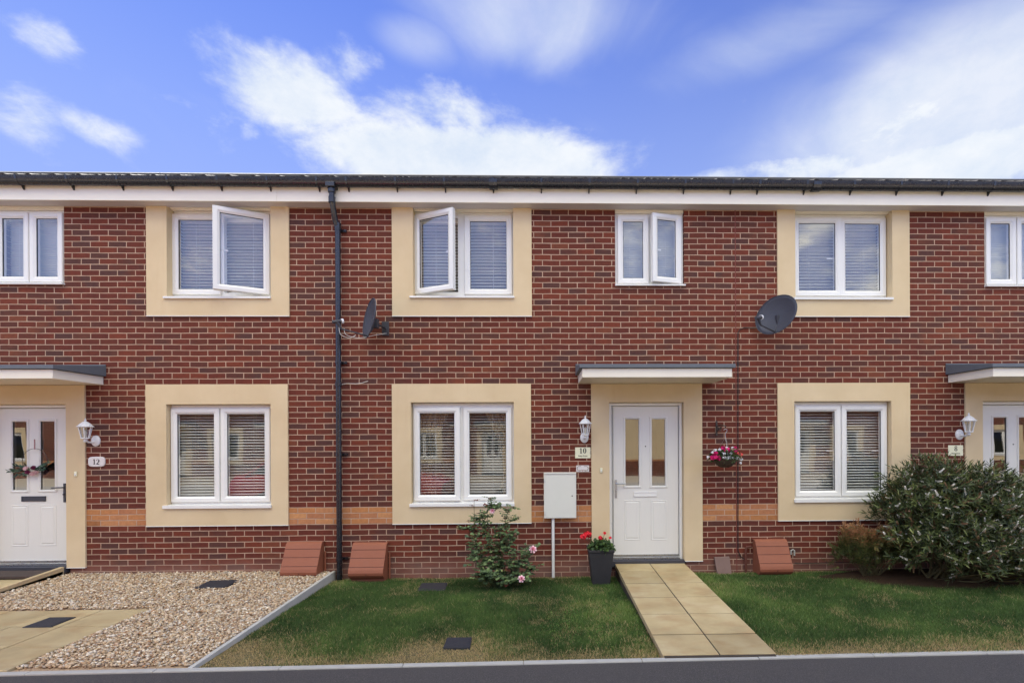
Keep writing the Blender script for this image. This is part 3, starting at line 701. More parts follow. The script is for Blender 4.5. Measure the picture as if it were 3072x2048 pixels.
# ------------------------------------------------------------------ wall lanterns
def lantern(x, z, label):
    """x,z: centre of the oval back plate"""
    root = empty('wall_lantern', (x, 0, z), label, 'wall light', 'white lanterns beside the front doors')
    y = -.15
    MB().lathe([(.001, 0), (.054, 0), (.054, .012), (.042, .024), (.018, .032), (.001, .034)], (x, -.001, z), 20, ax='y', sy=1.28).build('back_plate', M['white_metal'], root, smooth=True)
    MB().tube([(x, -.03, z-.005), (x, -.07, z-.02), (x, -.115, z-.015), (x, y, z+.02)], [.015, .012, .012, .014], 10).lathe([(.002, -.03), (.016, -.022), (.022, -.008), (.014, .004), (.026, .014), (.03, .022)], (x, y, z+.01), 12).build('arm', M['white_metal'], root, smooth=True)
    zb, zt = z+.036, z+.175
    hx = MB()
    rb_, rt_ = .04, .067
    hx.lathe([(rb_+.006, -.008), (rb_+.008, 0), (rb_+.008, .006), (rb_-.004, .006)], (x, y, zb), 6)
    for k in range(6):
        a = math.pi/3*k; hx.tube([(x+rb_*math.cos(a), y+rb_*math.sin(a), zb), (x+rt_*math.cos(a), y+rt_*math.sin(a), zt)], .0048, 6)
    hx.build('cage', M['white_metal'], root)
    gl = MB(); vs = [(x+rr*math.cos(math.pi/3*k), y+rr*math.sin(math.pi/3*k), zz) for rr, zz in ((rb_-.002, zb+.004), (rt_-.002, zt-.002)) for k in range(6)]
    gl.add(vs, [(k, (k+1) % 6, 6+(k+1) % 6, 6+k) for k in range(6)]); gl.build('lantern_glass', M['lamp_glass'], root)
    MB().lathe([(rt_+.004, -.004), (.084, -.002), (.084, .004), (.072, .012), (.05, .04), (.03, .058), (.014, .066), (.008, .072), (.012, .08), (.012, .086), (.005, .092), (.006, .1), (.001, .108)], (x, y, zt), 12, rot=math.pi/12).build('lantern_roof', M['white_metal'], root)
    MB().lathe([(.001, 0), (.013, .003), (.014, .03), (.02, .05), (.018, .075), (.001, .09)], (x, y, zb+.01), 10).build('bulb', M['bulb'], root, smooth=True)
p = at(1753, 1312); lantern(p[0], p[2], 'white wall lantern above the number 10 plate, seen straight on')
p = at(289, 1322); lantern(p[0], p[2], 'white wall lantern beside the door with the floral wreath')
p = at(2877, 1303); lantern(p[0], p[2], 'white wall lantern above the number 8 plate, over the big shrub')

# ------------------------------------------------------------------ number plates and writing
def text(parent, body, cx, cz, h, y, mat, bold=0.0, name='lettering', wide=1.0):
    cu = bpy.data.curves.new(name, 'FONT'); cu.body = body; cu.size = 1; cu.align_x = 'CENTER'; cu.offset = bold; cu.extrude = .01
    t = bpy.data.objects.new(name, cu); COL.objects.link(t); bpy.context.view_layer.update()
    dg = bpy.context.evaluated_depsgraph_get(); me = bpy.data.meshes.new_from_object(t.evaluated_get(dg)); bpy.data.objects.remove(t)
    xs = [v.co.x for v in me.vertices]; ys = [v.co.y for v in me.vertices]; s = h/(max(ys)-min(ys)); mx, my = (max(xs)+min(xs))/2, (max(ys)+min(ys))/2
    off = wloc(parent)
    for v in me.vertices: v.co = Vector((cx+(v.co.x-mx)*s*wide, y-v.co.z*s*.3, cz+(v.co.y-my)*s))-off
    me.materials.clear(); me.materials.append(mat)
    o = bpy.data.objects.new(name, me); COL.objects.link(o); o.parent = parent; return o
def serif_digit(ch, mb, x, z0, h, y):
    """bold old-style digits as outlines"""
    w = h*.62
    def ell(cx, cz, ra, rb, ia, ib, n=22):
        vs = []
        for k in range(n):
            a = 2*math.pi*k/n; vs += [(cx+ra*math.cos(a), y, cz+rb*math.sin(a)), (cx+ia*math.cos(a), y, cz+ib*math.sin(a)), (cx+ra*math.cos(a), y+.002, cz+rb*math.sin(a))]
        mb.add(vs, [(3*k, 3*k+1, 3*((k+1) % n)+1, 3*((k+1) % n)) for k in range(n)]+[(3*k, 3*((k+1) % n), 3*((k+1) % n)+2, 3*k+2) for k in range(n)])
    if ch == '1':
        mb.box(x-h*.09, x+h*.09, y, y+.002, z0, z0+h*.98).box(x-h*.22, x+h*.22, y, y+.002, z0-.0002, z0+h*.05)
        mb.add([(x-h*.25, y-.0003, z0+h*.80), (x-h*.09, y-.0003, z0+h*.84), (x+h*.09, y-.0003, z0+h), (x-h*.02, y-.0003, z0+h), (x-h*.25, y-.0003, z0+h*.86)], [(0, 1, 2, 3, 4)])
    if ch == '0': ell(x, z0+h/2, h*.30, h*.5, h*.11, h*.44)
    if ch == '8': ell(x, z0+h*.27, h*.29, h*.27, h*.12, h*.20); ell(x, z0+h*.76, h*.25, h*.24, h*.11, h*.18)
    if ch == '2':
        mb.box(x-h*.28, x+h*.28, y, y+.002, z0, z0+h*.13)
        pts = [(x-h*.24, z0+h*.72), (x-h*.19, z0+h*.9), (x, z0+h*.96), (x+h*.2, z0+h*.86), (x+h*.22, z0+h*.66), (x+h*.1, z0+h*.42), (x-h*.1, z0+h*.22), (x-h*.25, z0+h*.08)]
        mb.tube([(a, y+.001, b) for a, b in pts], [h*.07, h*.04, h*.04, h*.08, h*.1, h*.07, h*.05, h*.05], 6)
def plate_sign(x, z, w, h, mat, label, num, street, oval=False, y=-.001):
    root = empty('house_number_plate', (x, 0, z), label, 'number plate', 'house number plates')
    if oval:
        n = 36; m_ = MB(); pr = []
        for k in range(n):
            a = 2*math.pi*k/n; ca, sa_ = math.cos(a), math.sin(a)
            pr.append((x+w/2*math.copysign(abs(ca)**.45, ca), z+h/2*math.copysign(abs(sa_)**.6, sa_)))
        m_.add([(a, y, b) for a, b in pr]+[(a, y-.012, b) for a, b in pr]+[(x+(a-x)*.9, y-.016, z+(b-z)*.88) for a, b in pr],
               [tuple(range(n))]+[(k, (k+1) % n, n+(k+1) % n, n+k) for k in range(n)]+[(n+k, n+(k+1) % n, 2*n+(k+1) % n, 2*n+k) for k in range(n)]+[tuple(2*n+k for k in range(n))])
        m_.build('plaque', mat, root); yy = y-.0175
    else:
        m_ = MB().box(x-w/2, x+w/2, y-.006, y, z-h/2, z+h/2)
        for sx in (-1, 1): m_.lathe([(.004, 0), (.003, .003)], (x+sx*(w/2-.008), y-.006, z), 8, ax='y', mi=1)
        m_.build('plaque', [mat, M['brass']], root, bevel=.001); yy = y-.0085
    d = MB(); dh = h*.5 if street else h*.52; zb = z-h*.06 if street else z-dh/2
    xs = {1: [0], 2: [-dh*.34, dh*.34]}[len(num)]
    for ch, dx in zip(num, xs): serif_digit(ch, d, x+dx, zb, dh, yy)
    d.build('digits', M['ink'], root)
    if street: text(root, street, x, z-h*.30, h*.17, yy+.0005, M['ink'], 0.02, wide=1.0)
    return root
r = rect(6, 281, 384, 585, 658, -.004); plate_sign((r[0]+r[1])/2, (r[2]+r[3])/2, r[1]-r[0], r[3]-r[2], M['sign_cream'], 'cream rectangular plate reading 10 Ruby Drive below the middle lantern', '10', 'Ruby Drive')
r = rect(8, 1283, 1382, 571, 641, -.004); plate_sign((r[0]+r[1])/2, (r[2]+r[3])/2, r[1]-r[0], r[3]-r[2], M['sign_cream'], 'cream rectangular plate reading 8 Ruby Drive above the big shrub', '8', 'Ruby Drive')
r = rect(2, 596, 708, 648, 715, -.004); plate_sign((r[0]+r[1])/2, (r[2]+r[3])/2, r[1]-r[0], r[3]-r[2], M['sign_white'], 'white oval-cornered plaque reading 12 beside the left door surround', '12', None, True)
# small floral name tile
r = rect(6, 288, 374, 706, 749, -.004); tx, tz = (r[0]+r[1])/2, (r[2]+r[3])/2; tw_, th_ = r[1]-r[0], r[3]-r[2]
root = empty('name_tile', (tx, 0, tz), 'small white patterned tile with floral scrolls below the number 10 plate', 'wall tile')
MB().box(tx-tw_/2, tx+tw_/2, -.01, -.001, tz-th_/2, tz+th_/2).build('tile', M['sign_white'], root, bevel=.001)
M['flora'] = simple('green_brown_glaze', lin(120,112,84), .4, .4, 60); M['flora2'] = simple('red_glaze', lin(150,70,60), .4)
fl = MB()
for s in (-1, 1):
    fl.tube([(tx+s*tw_*.44, -.0115, tz+th_*.1), (tx+s*tw_*.38, -.0115, tz-th_*.25), (tx+s*tw_*.22, -.0115, tz-th_*.34), (tx+s*.01, -.0115, tz-th_*.2)], .0035, 5)
    fl.tube([(tx+s*tw_*.44, -.0115, tz+th_*.12), (tx+s*tw_*.34, -.0115, tz+th_*.36), (tx+s*tw_*.12, -.0115, tz+th_*.38)], .003, 5)
fl.build('scroll', M['flora'], root)
f2 = MB()
for s in (-1, 0, 1): f2.sphere((tx+s*.035, -.011, tz-th_*.3), .008, 8, 5, sc_=(1, .4, .8))
f2.build('flower_motif', M['flora2'], root)
for (c, x, y, lab) in ((6, 456, 738, 'small cream doorbell button on the render left of the number 10 door'), (2, 512, 763, 'small cream doorbell button on the render right of the wreath door')):
    ox, oy = CR[c]; p = at(ox+x/2.24, oy+y/2.24, -.02)
    b = MB().box(p[0]-.016, p[0]+.016, -.034, -.0205, p[2]-.03, p[2]+.03).build('bell_case', M['sign_cream'], empty('doorbell', (p[0], -.02, p[2]), lab, 'doorbell', 'doorbells'), bevel=.004)
    MB().lathe([(.009, 0), (.008, .004), (.001, .005)], (p[0], -.034, p[2]-.006), 12, ax='y').build('button', M['white_metal'], b.parent)

# ------------------------------------------------------------------ electricity cabinet
r = rect(6, 72, 288, 755, 1060, -.07); cx_, cz_ = (r[0]+r[1])/2, r[2]
root = empty('meter_cabinet', (cx_, 0, -.06), 'white wall meter cabinet on a white conduit between the rose bush and number 10', 'meter box')
MB().box(r[0]+.008, r[1]-.008, -.055, -.001, r[2]+.008, r[3]-.01).build('case', M['grp'], root, bevel=.004)
MB().box(r[0], r[1], -.078, -.056, r[2], r[3]).box(r[0]+.0, r[1]-.0, -.086, -.079, r[3]-.016, r[3]+.004).build('cabinet_door', M['grp'], root, bevel=.006)
MB().ring((r[0]+.022, r[1]-.016, r[2]+.014, r[3]-.03), [(0, -.0785), (.0012, -.0792), (.0024, -.0785)]).build('door_seam', M['soffit'], root)
MB().lathe([(.008, 0), (.006, .004), (.001, .004)], (r[1]-.052, -.078, r[2]+.285), 10, ax='y').build('lock', M['brass'], root)
for zz in (r[2]+.07, r[3]-.09): MB().tube([(r[0]+.008, -.082, zz-.025), (r[0]+.008, -.082, zz+.025)], .005, 8).build('hinge', M['grp'], root)
pxm = X(1600+132/2.24, 1500, -.04)
MB().tube([(pxm, -.035, r[2]+.01), (pxm, -.035, -.12)], .019, 12).build('conduit', M['upvc'], root, smooth=True)

# ------------------------------------------------------------------ terracotta gas boxes
def gasbox(xa, xb, zg, label, side='L'):
    root = empty('gas_meter_box', ((xa+xb)/2, 0, zg), label, 'gas box', 'terracotta gas meter boxes')
    fr = [(-.004, .37), (-.06, .372), (-.085, .352), (-.125, .25), (-.20, .06), (-.235, .02), (-.238, -.0), (-.215, -.03), (-.17, -.055)]
    body = [(-.004, .362)]+[(y+.012, z-.006) for y, z in fr[1:]]+[(-.16, -.10), (-.004, -.10)]
    # lid: front edge follows a curve, bottom corner rounded
    m_ = MB().prism_x([(y, z+zg) for y, z in body], xa+.006, xb-.006)
    m_.build('case', M['terracotta'], root)
    lid = MB(); outer = [(-.004, .374), (-.062, .377), (-.094, .354), (-.118, .305), (-.16, .21), (-.205, .12), (-.232, .07), (-.243, .035), (-.238, .005), (-.222, -.018), (-.198, -.032)]
    inner = [(y+.018, z-.008) for y, z in outer[::-1]]
    lid.prism_x([(y, z+zg) for y, z in outer+inner], xa, xb); lid.build('lid', M['terracotta'], root, bevel=.006)
    sm = MB()
    def yat(z):
        for (y0, z0), (y1, z1) in zip(outer, outer[1:]):
            if z1 <= z <= z0: return y0+(y1-y0)*(z0-z)/(z0-z1)
    for z in (.300, .205, .105):
        y = yat(z); sm.prism_x([(y-.0015, z+zg+.003), (y-.0032, z+zg-.003), (y+.01, z+zg-.003), (y+.01, z+zg+.003)], xa+.004, xb-.004)
    sm.build('slat_groove', M['terracotta_dark'], root)
    MB().sphere(((xa+xb)/2+.01, -.246, zg+.02), .008, 8, 5).build('lid_latch', M['terracotta_dark'], root)
    if side == 'R':
        MB().tube([(xb+.018, -.03, zg+.25), (xb+.018, -.03, zg-.1)], .012, 8).build('gas_pipe', M['terracotta'], root)
    else:
        MB().tube([(xa-.1, -.035, zg-.08), (xa-.1, -.035, zg+.24), (xa-.085, -.035, zg+.275), (xa-.03, -.035, zg+.28)], .016, 8).build('gas_pipe', M['terracotta_dark'], root, smooth=True)
gasbox(-3.235, -2.79, .025, 'terracotta gas box standing on the gravel left of the drainpipe', 'R')
gasbox(-2.405, -1.975, .008, 'terracotta gas box on the lawn just right of the drainpipe', 'R')
gasbox(2.745, 3.165, .0, 'terracotta gas box right of the number 10 path, near the russet shrub', 'L')
sl = MB(); p0 = at(1600+1220/2.24, 1080+1325/2.24, -.05); p1 = at(1600+1340/2.24, 1080+1420/2.24, -.12)
sl.add([(p0[0], -.03, p0[2]), (p1[0]-.005, -.03, p0[2]+.005), (p1[0], -.11, p1[2]-.08), (p0[0]+.02, -.11, p1[2]-.08), (p0[0], -.005, p0[2]), (p1[0]-.005, -.005, p0[2]+.005), (p1[0], -.07, p1[2]-.08), (p0[0]+.02, -.07, p1[2]-.08)],
       [(0, 1, 2, 3), (7, 6, 5, 4), (0, 4, 5, 1), (1, 5, 6, 2), (2, 6, 7, 3), (3, 7, 4, 0)])
tag(sl.build('leaning_slab', M['stone'], None, bevel=.006), 'small grey-brown stone slab leaning on the wall beside the number 10 path', 'stone slab')
hk = MB(); q = at(2375, 1655, -.02); hk.tube([(q[0]-.015, -.03, q[2]-.03), (q[0]-.015, -.03, q[2]+.02), (q[0]+.01, -.035, q[2]+.035), (q[0]+.03, -.03, q[2]+.02), (q[0]+.03, -.03, q[2]-.04)], .011, 8)
tag(hk.build('overflow_pipe', M['edging'], None, smooth=True), 'small grey hooked pipe on the wall right of the third gas box', 'pipe')

# ------------------------------------------------------------------ ground
def kerb_y(x): return -2.61+.0142*x
def zmid(x, y): return -.088+.05*min(1, max(0, -y/2.6))
def zrgt(x, y): return -.060+.045*min(1, max(0, -y/2.6))
def zlft(x, y): return .012-.035*min(1, max(0, -y/2.6))
XE = -2.68           # concrete edging between gravel and lawn
PX0, PX1 = .9386, 1.8375
GM = NT('earth'); gm = GM
P = gm.pos(); c = gm.ramp(gm.noise(P, 9, 6, .7), [(.3, lin(70,62,40)), (.55, lin(104,94,62)), (.75, lin(76,84,46))]); gm.base(c); gm.rough(.95); gm.bump(gm.noise(P, 60, 4, .7), .6, .01)
def grid_sheet(name, x0, x1, nx, ylo, yhi, ny, zf, mat, jit=0.0):
    vs = []
    for j in range(ny+1):
        for i in range(nx+1):
            x = x0+(x1-x0)*i/nx; a = ylo(x) if callable(ylo) else ylo; y = a+(yhi-a)*j/ny
            vs.append((x, y, zf(x, y)+random.uniform(-jit, jit)))
    m_ = MB(); m_.add(vs, [(j*(nx+1)+i, j*(nx+1)+i+1, (j+1)*(nx+1)+i+1, (j+1)*(nx+1)+i) for j in range(ny) for i in range(nx)])
    return tag(m_.build(name, mat, None, smooth=True), kind='structure')
grd = MB(); grd.add([(-400, -400, -.16), (400, -400, -.16), (400, 400, -.16), (-400, 400, -.16)], [(0, 1, 2, 3)])
tag(grd.build('ground', simple('far_ground', lin(88,92,62), .95, .25, .3), None), kind='structure')
LAWN = gm.m
grid_sheet('lawn_ground', XE+.02, PX0+.0, 30, lambda x: kerb_y(x), .0, 24, lambda x, y: zmid(x, y)-.012, LAWN, .003)
grid_sheet('lawn_ground', PX1-.0, 14.0, 60, lambda x: kerb_y(x), .0, 24, lambda x, y: zrgt(x, y)-.012, LAWN, .003)
GB = NT('gravel_bed'); P = GB.pos(); GB.base(GB.ramp(GB.noise(P, 55, 5, .8), [(.3, lin(110,88,64)), (.5, lin(160,134,104)), (.7, lin(190,168,140))])); GB.rough(.9); GB.bump(GB.noise(P, 60, 3), .8, .01)
grid_sheet('gravel_ground', -14.0, XE, 60, lambda x: kerb_y(x), .0, 20, lambda x, y: zlft(x, y)-.012, GB.m, .003)
# kerb, edging, road
kb = MB(); x = -14.79
while x < 14:
    a, b = x+.002, x+.913
    ya, yb = kerb_y(a), kerb_y(b); j = random.uniform(-.0015, .0015)
    t = -.023+j
    kb.add([(a, ya, t), (b, yb, t), (b, yb+.05, t+.002), (a, ya+.05, t+.002), (a, ya, -.14), (b, yb, -.14), (b, yb+.05, -.14), (a, ya+.05, -.14)], [(0, 1, 2, 3), (4, 7, 6, 5), (0, 4, 5, 1), (1, 5, 6, 2), (2, 6, 7, 3), (3, 7, 4, 0)])
    x += .915
tag(kb.build('kerb', M['kerb'], None, bevel=.004), kind='structure')
eg = MB(); ys = [-.02, -.93, -1.84, kerb_y(XE)+.052]
for a, b in zip(ys, ys[1:]):
    za, zb_ = .024-.046*(-a/2.6), .024-.046*(-b/2.6)
    eg.add([(XE-.0, a-.002, za), (XE+.038, a-.002, za), (XE+.038, b+.002, zb_), (XE-.0, b+.002, zb_), (XE-.0, a-.002, -.13), (XE+.038, a-.002, -.13), (XE+.038, b+.002, -.13), (XE, b+.002, -.13)], [(0, 1, 2, 3), (4, 7, 6, 5), (0, 4, 5, 1), (1, 5, 6, 2), (2, 6, 7, 3), (3, 7, 4, 0)])
tag(eg.build('edging_kerb', M['edging'], None, bevel=.004), kind='structure')
AS = NT('asphalt'); P = AS.pos()
cc = AS.ramp(AS.noise(P, 120, 5, .85), [(.34, lin(42,40,39)), (.55, lin(66,63,62)), (.66, lin(104,98,95)), (.76, lin(176,170,162))])
AS.base(AS.mix(AS.math('MULTIPLY', AS.noise(P, 1.3, 4), .35), cc, lin(78,72,69))); AS.rough(.88); AS.bump(AS.noise(P, 240, 3, .7), .7, .006)
rd = MB(); n = 40; vs = []
for i in range(n+1):
    x = -60+120*i/n; vs += [(x, kerb_y(x)-.001, -.034), (x, -9.2, -.09)]
rd.add(vs, [(2*i, 2*i+1, 2*i+3, 2*i+2) for i in range(n)])
tag(rd.build('road', AS.m, None), kind='structure')
pv = MB().box(-60, 60, -12.4, -9.2, -.14, .02); tag(pv.build('pavement', simple('pavement_concrete', lin(176,170,160), .9, .12, 2), None), kind='structure')
dv = MB().box(-60, 60, OPP, -12.4, -.15, -.03); tag(dv.build('forecourt', simple('forecourt_paving', lin(186,174,152), .9, .12, 2), None), kind='structure')

# path slabs
SL = NT('buff_paving'); P = SL.pos()
a_ = SL.ramp(SL.noise(P, 2.2, 5, .6), [(.3, lin(166,148,110)), (.5, lin(186,166,124)), (.72, lin(196,180,142))])
st = SL.ramp(SL.noise(SL.scalev(P, (1, 1.6, 1)), 3.6, 3, .5, .2), [(.48, g(0)), (.68, g(.8)), (.85, g(1))])
a_ = SL.mix(SL.math('MULTIPLY', st, .5), a_, lin(156,118,76)); a_ = SL.mix(SL.math('MULTIPLY', SL.noise(P, 140, 3, .7), .35), a_, lin(140,124,98))
vs_ = SL.N('ShaderNodeVectorMath', operation='SNAP'); of_ = SL.N('ShaderNodeVectorMath', operation='ADD'); SL.L(P, of_.inputs[0]); of_.inputs[1].default_value = (-PX0+.001, .3637, 5); SL.L(of_.outputs[0], vs_.inputs[0]); vs_.inputs[1].default_value = (.45, .45, 20)
wn_ = SL.N('ShaderNodeTexWhiteNoise'); SL.L(vs_.outputs[0], wn_.inputs[0]); tn_ = SL.math('MULTIPLY_ADD', wn_.outputs['Value'], .28); tn_.node.inputs[2].default_value = .76
ts2 = SL.N('ShaderNodeVectorMath', operation='SCALE'); SL.L(a_, ts2.inputs[0]); SL.L(tn_, ts2.inputs['Scale']); a_ = ts2.outputs[0]
SL.base(a_); SL.rough(.85); SL.b.inputs['Specular IOR Level'].default_value = .25; SL.bump(SL.noise(P, 180, 3, .7), .5, .003)
M['jointmat'] = simple('dark_joint', lin(58,50,42), .95, .2, 20)
pth = MB()
def pz(y): return .0643+(y+.3637)*.0333
for i in range(-1, 5):
    y1_, y0_ = -.3637-.45*i-.008, -.3637-.45*(i+1)+.008
    if i == 4: y0_ = kerb_y(1.4)+.054
    for (a, b) in ((PX0, PX0+.4445), (PX0+.4555, PX1)):
        j = random.uniform(-.0015, .0015)
        pth.add([(a, y0_, pz(y0_)+j), (b, y0_, pz(y0_)+j), (b, y1_, pz(y1_)+j), (a, y1_, pz(y1_)+j), (a, y0_, pz(y0_)-.05), (b, y0_, pz(y0_)-.05), (b, y1_, pz(y1_)-.05), (a, y1_, pz(y1_)-.05)],
                [(0, 1, 2, 3), (4, 7, 6, 5), (0, 4, 5, 1), (1, 5, 6, 2), (2, 6, 7, 3), (3, 7, 4, 0)])
pth.add([(PX0+.01, .04, pz(.04)-.006), (PX1-.01, .04, pz(.04)-.006), (PX1-.01, -2.56, pz(-2.56)-.006), (PX0+.01, -2.56, pz(-2.56)-.006), (PX0+.01, .04, -.14), (PX1-.01, .04, -.14), (PX1-.01, -2.56, -.14), (PX0+.01, -2.56, -.14)],
        [(0, 1, 2, 3), (0, 4, 5, 1), (1, 5, 6, 2), (2, 6, 7, 3), (3, 7, 4, 0)], 1)
tag(pth.build('path', [SL.m, M['jointmat']], None, bevel=.003), kind='structure')
# patio of house 12 and its ramp
pt_ = MB()
xs_ = [-3.975-.4565*k for k in range(0, 9)]
for r_i, (y1_, y0_) in enumerate(((-1.30, -1.745), (-1.755, -2.198), (-2.208, kerb_y(-4.5)+.053))):
    sh = (0, 0, 0)[r_i]
    for k in range(8):
        b, a = xs_[k]-.005+sh, xs_[k+1]+.005+sh
        z = -.012+random.uniform(-.002, .002)
        pt_.box(a, b, y0_, y1_, z-.05, z)
pt_.box(xs_[-1], xs_[0]-.01, -2.59, -1.31, -.1, -.019, 1)
tag(pt_.build('patio', [SL.m, M['jointmat']], None, bevel=.003), kind='structure')
rx1 = -6.02
rp_ = MB(); rp_.add([(-7.1, -.06, .06), (rx1, -.06, .06), (rx1, -1.3, -.01), (-7.1, -1.3, -.01), (-7.1, -.06, -.1), (rx1, -.06, -.1), (rx1, -1.3, -.1), (-7.1, -1.3, -.1)], [(0, 1, 2, 3), (0, 4, 5, 1), (1, 5, 6, 2), (2, 6, 7, 3), (3, 7, 4, 0)])
tag(rp_.build('ramp', SL.m, None), kind='structure')
re_ = MB(); re_.add([(rx1-.05, -.04, .115), (rx1, -.04, .115), (rx1, -1.3, .02), (rx1-.05, -1.3, .02), (rx1-.05, -.04, -.05), (rx1, -.04, -.05), (rx1, -1.3, -.05), (rx1-.05, -1.3, -.05)], [(0, 1, 2, 3), (4, 7, 6, 5), (0, 4, 5, 1), (1, 5, 6, 2), (2, 6, 7, 3), (3, 7, 4, 0)])
tag(re_.build('ramp_edging', M['timber'], None, bevel=.006), kind='structure')
tag(MB().box(-6.95, rx1-.08, -.36, -.08, .055, .085).build('door_mat', M['mat'], None, bevel=.005), 'dark brown door mat in front of the wreath door', 'door mat')

# drain covers
def cover(poly, z, label, parent=None, mat=None):
    root = empty('drain_cover', (poly[0][0], poly[0][1], z), label, 'drain cover', 'black drain covers')
    m_ = MB(); n = len(poly); cx0 = sum(p[0] for p in poly)/n; cy0 = sum(p[1] for p in poly)/n
    m_.add([(p[0], p[1], z) for p in poly]+[(p[0], p[1], z-.05) for p in poly], [tuple(range(n))]+[(i, n+i, n+(i+1) % n, (i+1) % n) for i in range(n)])
    m_.build('frame', M['cover'], root, bevel=.004)
    i_ = MB(); i_.add([(cx0+(p[0]-cx0)*.86, cy0+(p[1]-cy0)*.86, z+.003) for p in poly]+[(cx0+(p[0]-cx0)*.86, cy0+(p[1]-cy0)*.86, z-.01) for p in poly], [tuple(range(n))]+[(i, n+i, n+(i+1) % n, (i+1) % n) for i in range(n)])
    i_.build('lid', M['cover'], root, bevel=.002)
cover([(-3.96, -.675), (-3.62, -.67), (-3.64, -.37), (-3.975, -.40)], .022, 'black drain cover half buried in the gravel')
cover([(-4.755, -1.765), (-4.5, -1.765), (-4.505, -1.512), (-4.755, -1.512)], -.005, 'black square drain cover set in the buff patio slabs')
cover([(-1.46, -.60), (-1.14, -.60), (-1.17, -.29), (-1.49, -.29)], -.068, 'black drain cover in the grass near the wall under the middle window')
cover([(-.825, -2.275), (-.605, -2.275), (-.618, -2.07), (-.832, -2.068)], -.032, 'small black drain cover in the dry grass by the kerb')

# ------------------------------------------------------------------ gravel stones (countless: stuff)
def ico():
    t = (1+5**.5)/2
    v = np.array([(-1,t,0),(1,t,0),(-1,-t,0),(1,-t,0),(0,-1,t),(0,1,t),(0,-1,-t),(0,1,-t),(t,0,-1),(t,0,1),(-t,0,-1),(-t,0,1)], float); v /= np.linalg.norm(v[0])
    f = np.array([(0,11,5),(0,5,1),(0,1,7),(0,7,10),(0,10,11),(1,5,9),(5,11,4),(11,10,2),(10,7,6),(7,1,8),(3,9,4),(3,4,2),(3,2,6),(3,6,8),(3,8,9),(4,9,5),(2,4,11),(6,2,10),(8,6,7),(9,8,1)])
    return v, f
def rand_rot(n, tilt=None):
    q = rng.normal(size=(n, 4)); q /= np.linalg.norm(q, axis=1, keepdims=True)
    w, x, y, z = q.T
    return np.stack([np.stack([1-2*(y*y+z*z), 2*(x*y-w*z), 2*(x*z+w*y)], -1), np.stack([2*(x*y+w*z), 1-2*(x*x+z*z), 2*(y*z-w*x)], -1), np.stack([2*(x*z-w*y), 2*(y*z+w*x), 1-2*(x*x+y*y)], -1)], 1)
iv, ifc = ico()
n = 56000
gx = rng.uniform(-7.4, XE-.005, n); gy = rng.uniform(-2.56, -.0, n)
keep = ~((gx < -3.965) & (gy < -1.29)) & (gx > -6.02)
keep &= ~((gx > -3.93) & (gx < -3.65) & (gy > -.63) & (gy < -.41))
keep &= ~((gx > -3.22) & (gx < -2.8) & (gy > -.2))
keep &= gx > -6.0
gx, gy = gx[keep], gy[keep]; n = len(gx)
sz = rng.gamma(6, .0011, n)+.0032
S = np.stack([sz*rng.uniform(.9, 1.5, n), sz*rng.uniform(.7, 1.1, n), sz*rng.uniform(.45, .8, n)], -1)
V = iv[None]*S[:, None]*(1+rng.uniform(-.22, .22, (n, 12, 1)))
ang = rng.uniform(0, 2*math.pi, n); tl = rng.normal(0, .45, n)
RR = rand_rot(n); up = rng.random(n) < .15
ca, sa = np.cos(ang), np.sin(ang); ct, stt = np.cos(tl), np.sin(tl); Z_ = np.zeros(n); O_ = np.ones(n)
RZ = np.stack([np.stack([ca, -sa*ct, sa*stt], -1), np.stack([sa, ca*ct, -ca*stt], -1), np.stack([Z_, stt, ct], -1)], 1)
RR = np.where(up[:, None, None], RR, RZ)
V = np.einsum('nij,nkj->nki', RR, V)
gz_ = .012-.035*np.clip(-gy/2.6, 0, 1)+rng.uniform(-.006, .012, n)
V += np.stack([gx, gy, gz_], -1)[:, None]
Fa = (ifc[None]+12*np.arange(n)[:, None, None]).reshape(-1, 3)
gmat = attr_mat('gravel_stone', [(0, lin(146,118,88)), (.18, lin(184,158,124)), (.36, lin(202,182,152)), (.5, lin(170,146,114)), (.62, lin(218,206,184)), (.72, lin(154,144,130)), (.86, lin(166,126,88)), (.95, lin(228,220,200)), (1, lin(112,90,68))], .75, .3, jitter=.2)
o = np_mesh('gravel', V.reshape(-1, 3), Fa, gmat, np.repeat(rng.random(n), 20), kind='stuff')
tag(o, 'pale buff and tan gravel stones covering the front of the left house', 'gravel')

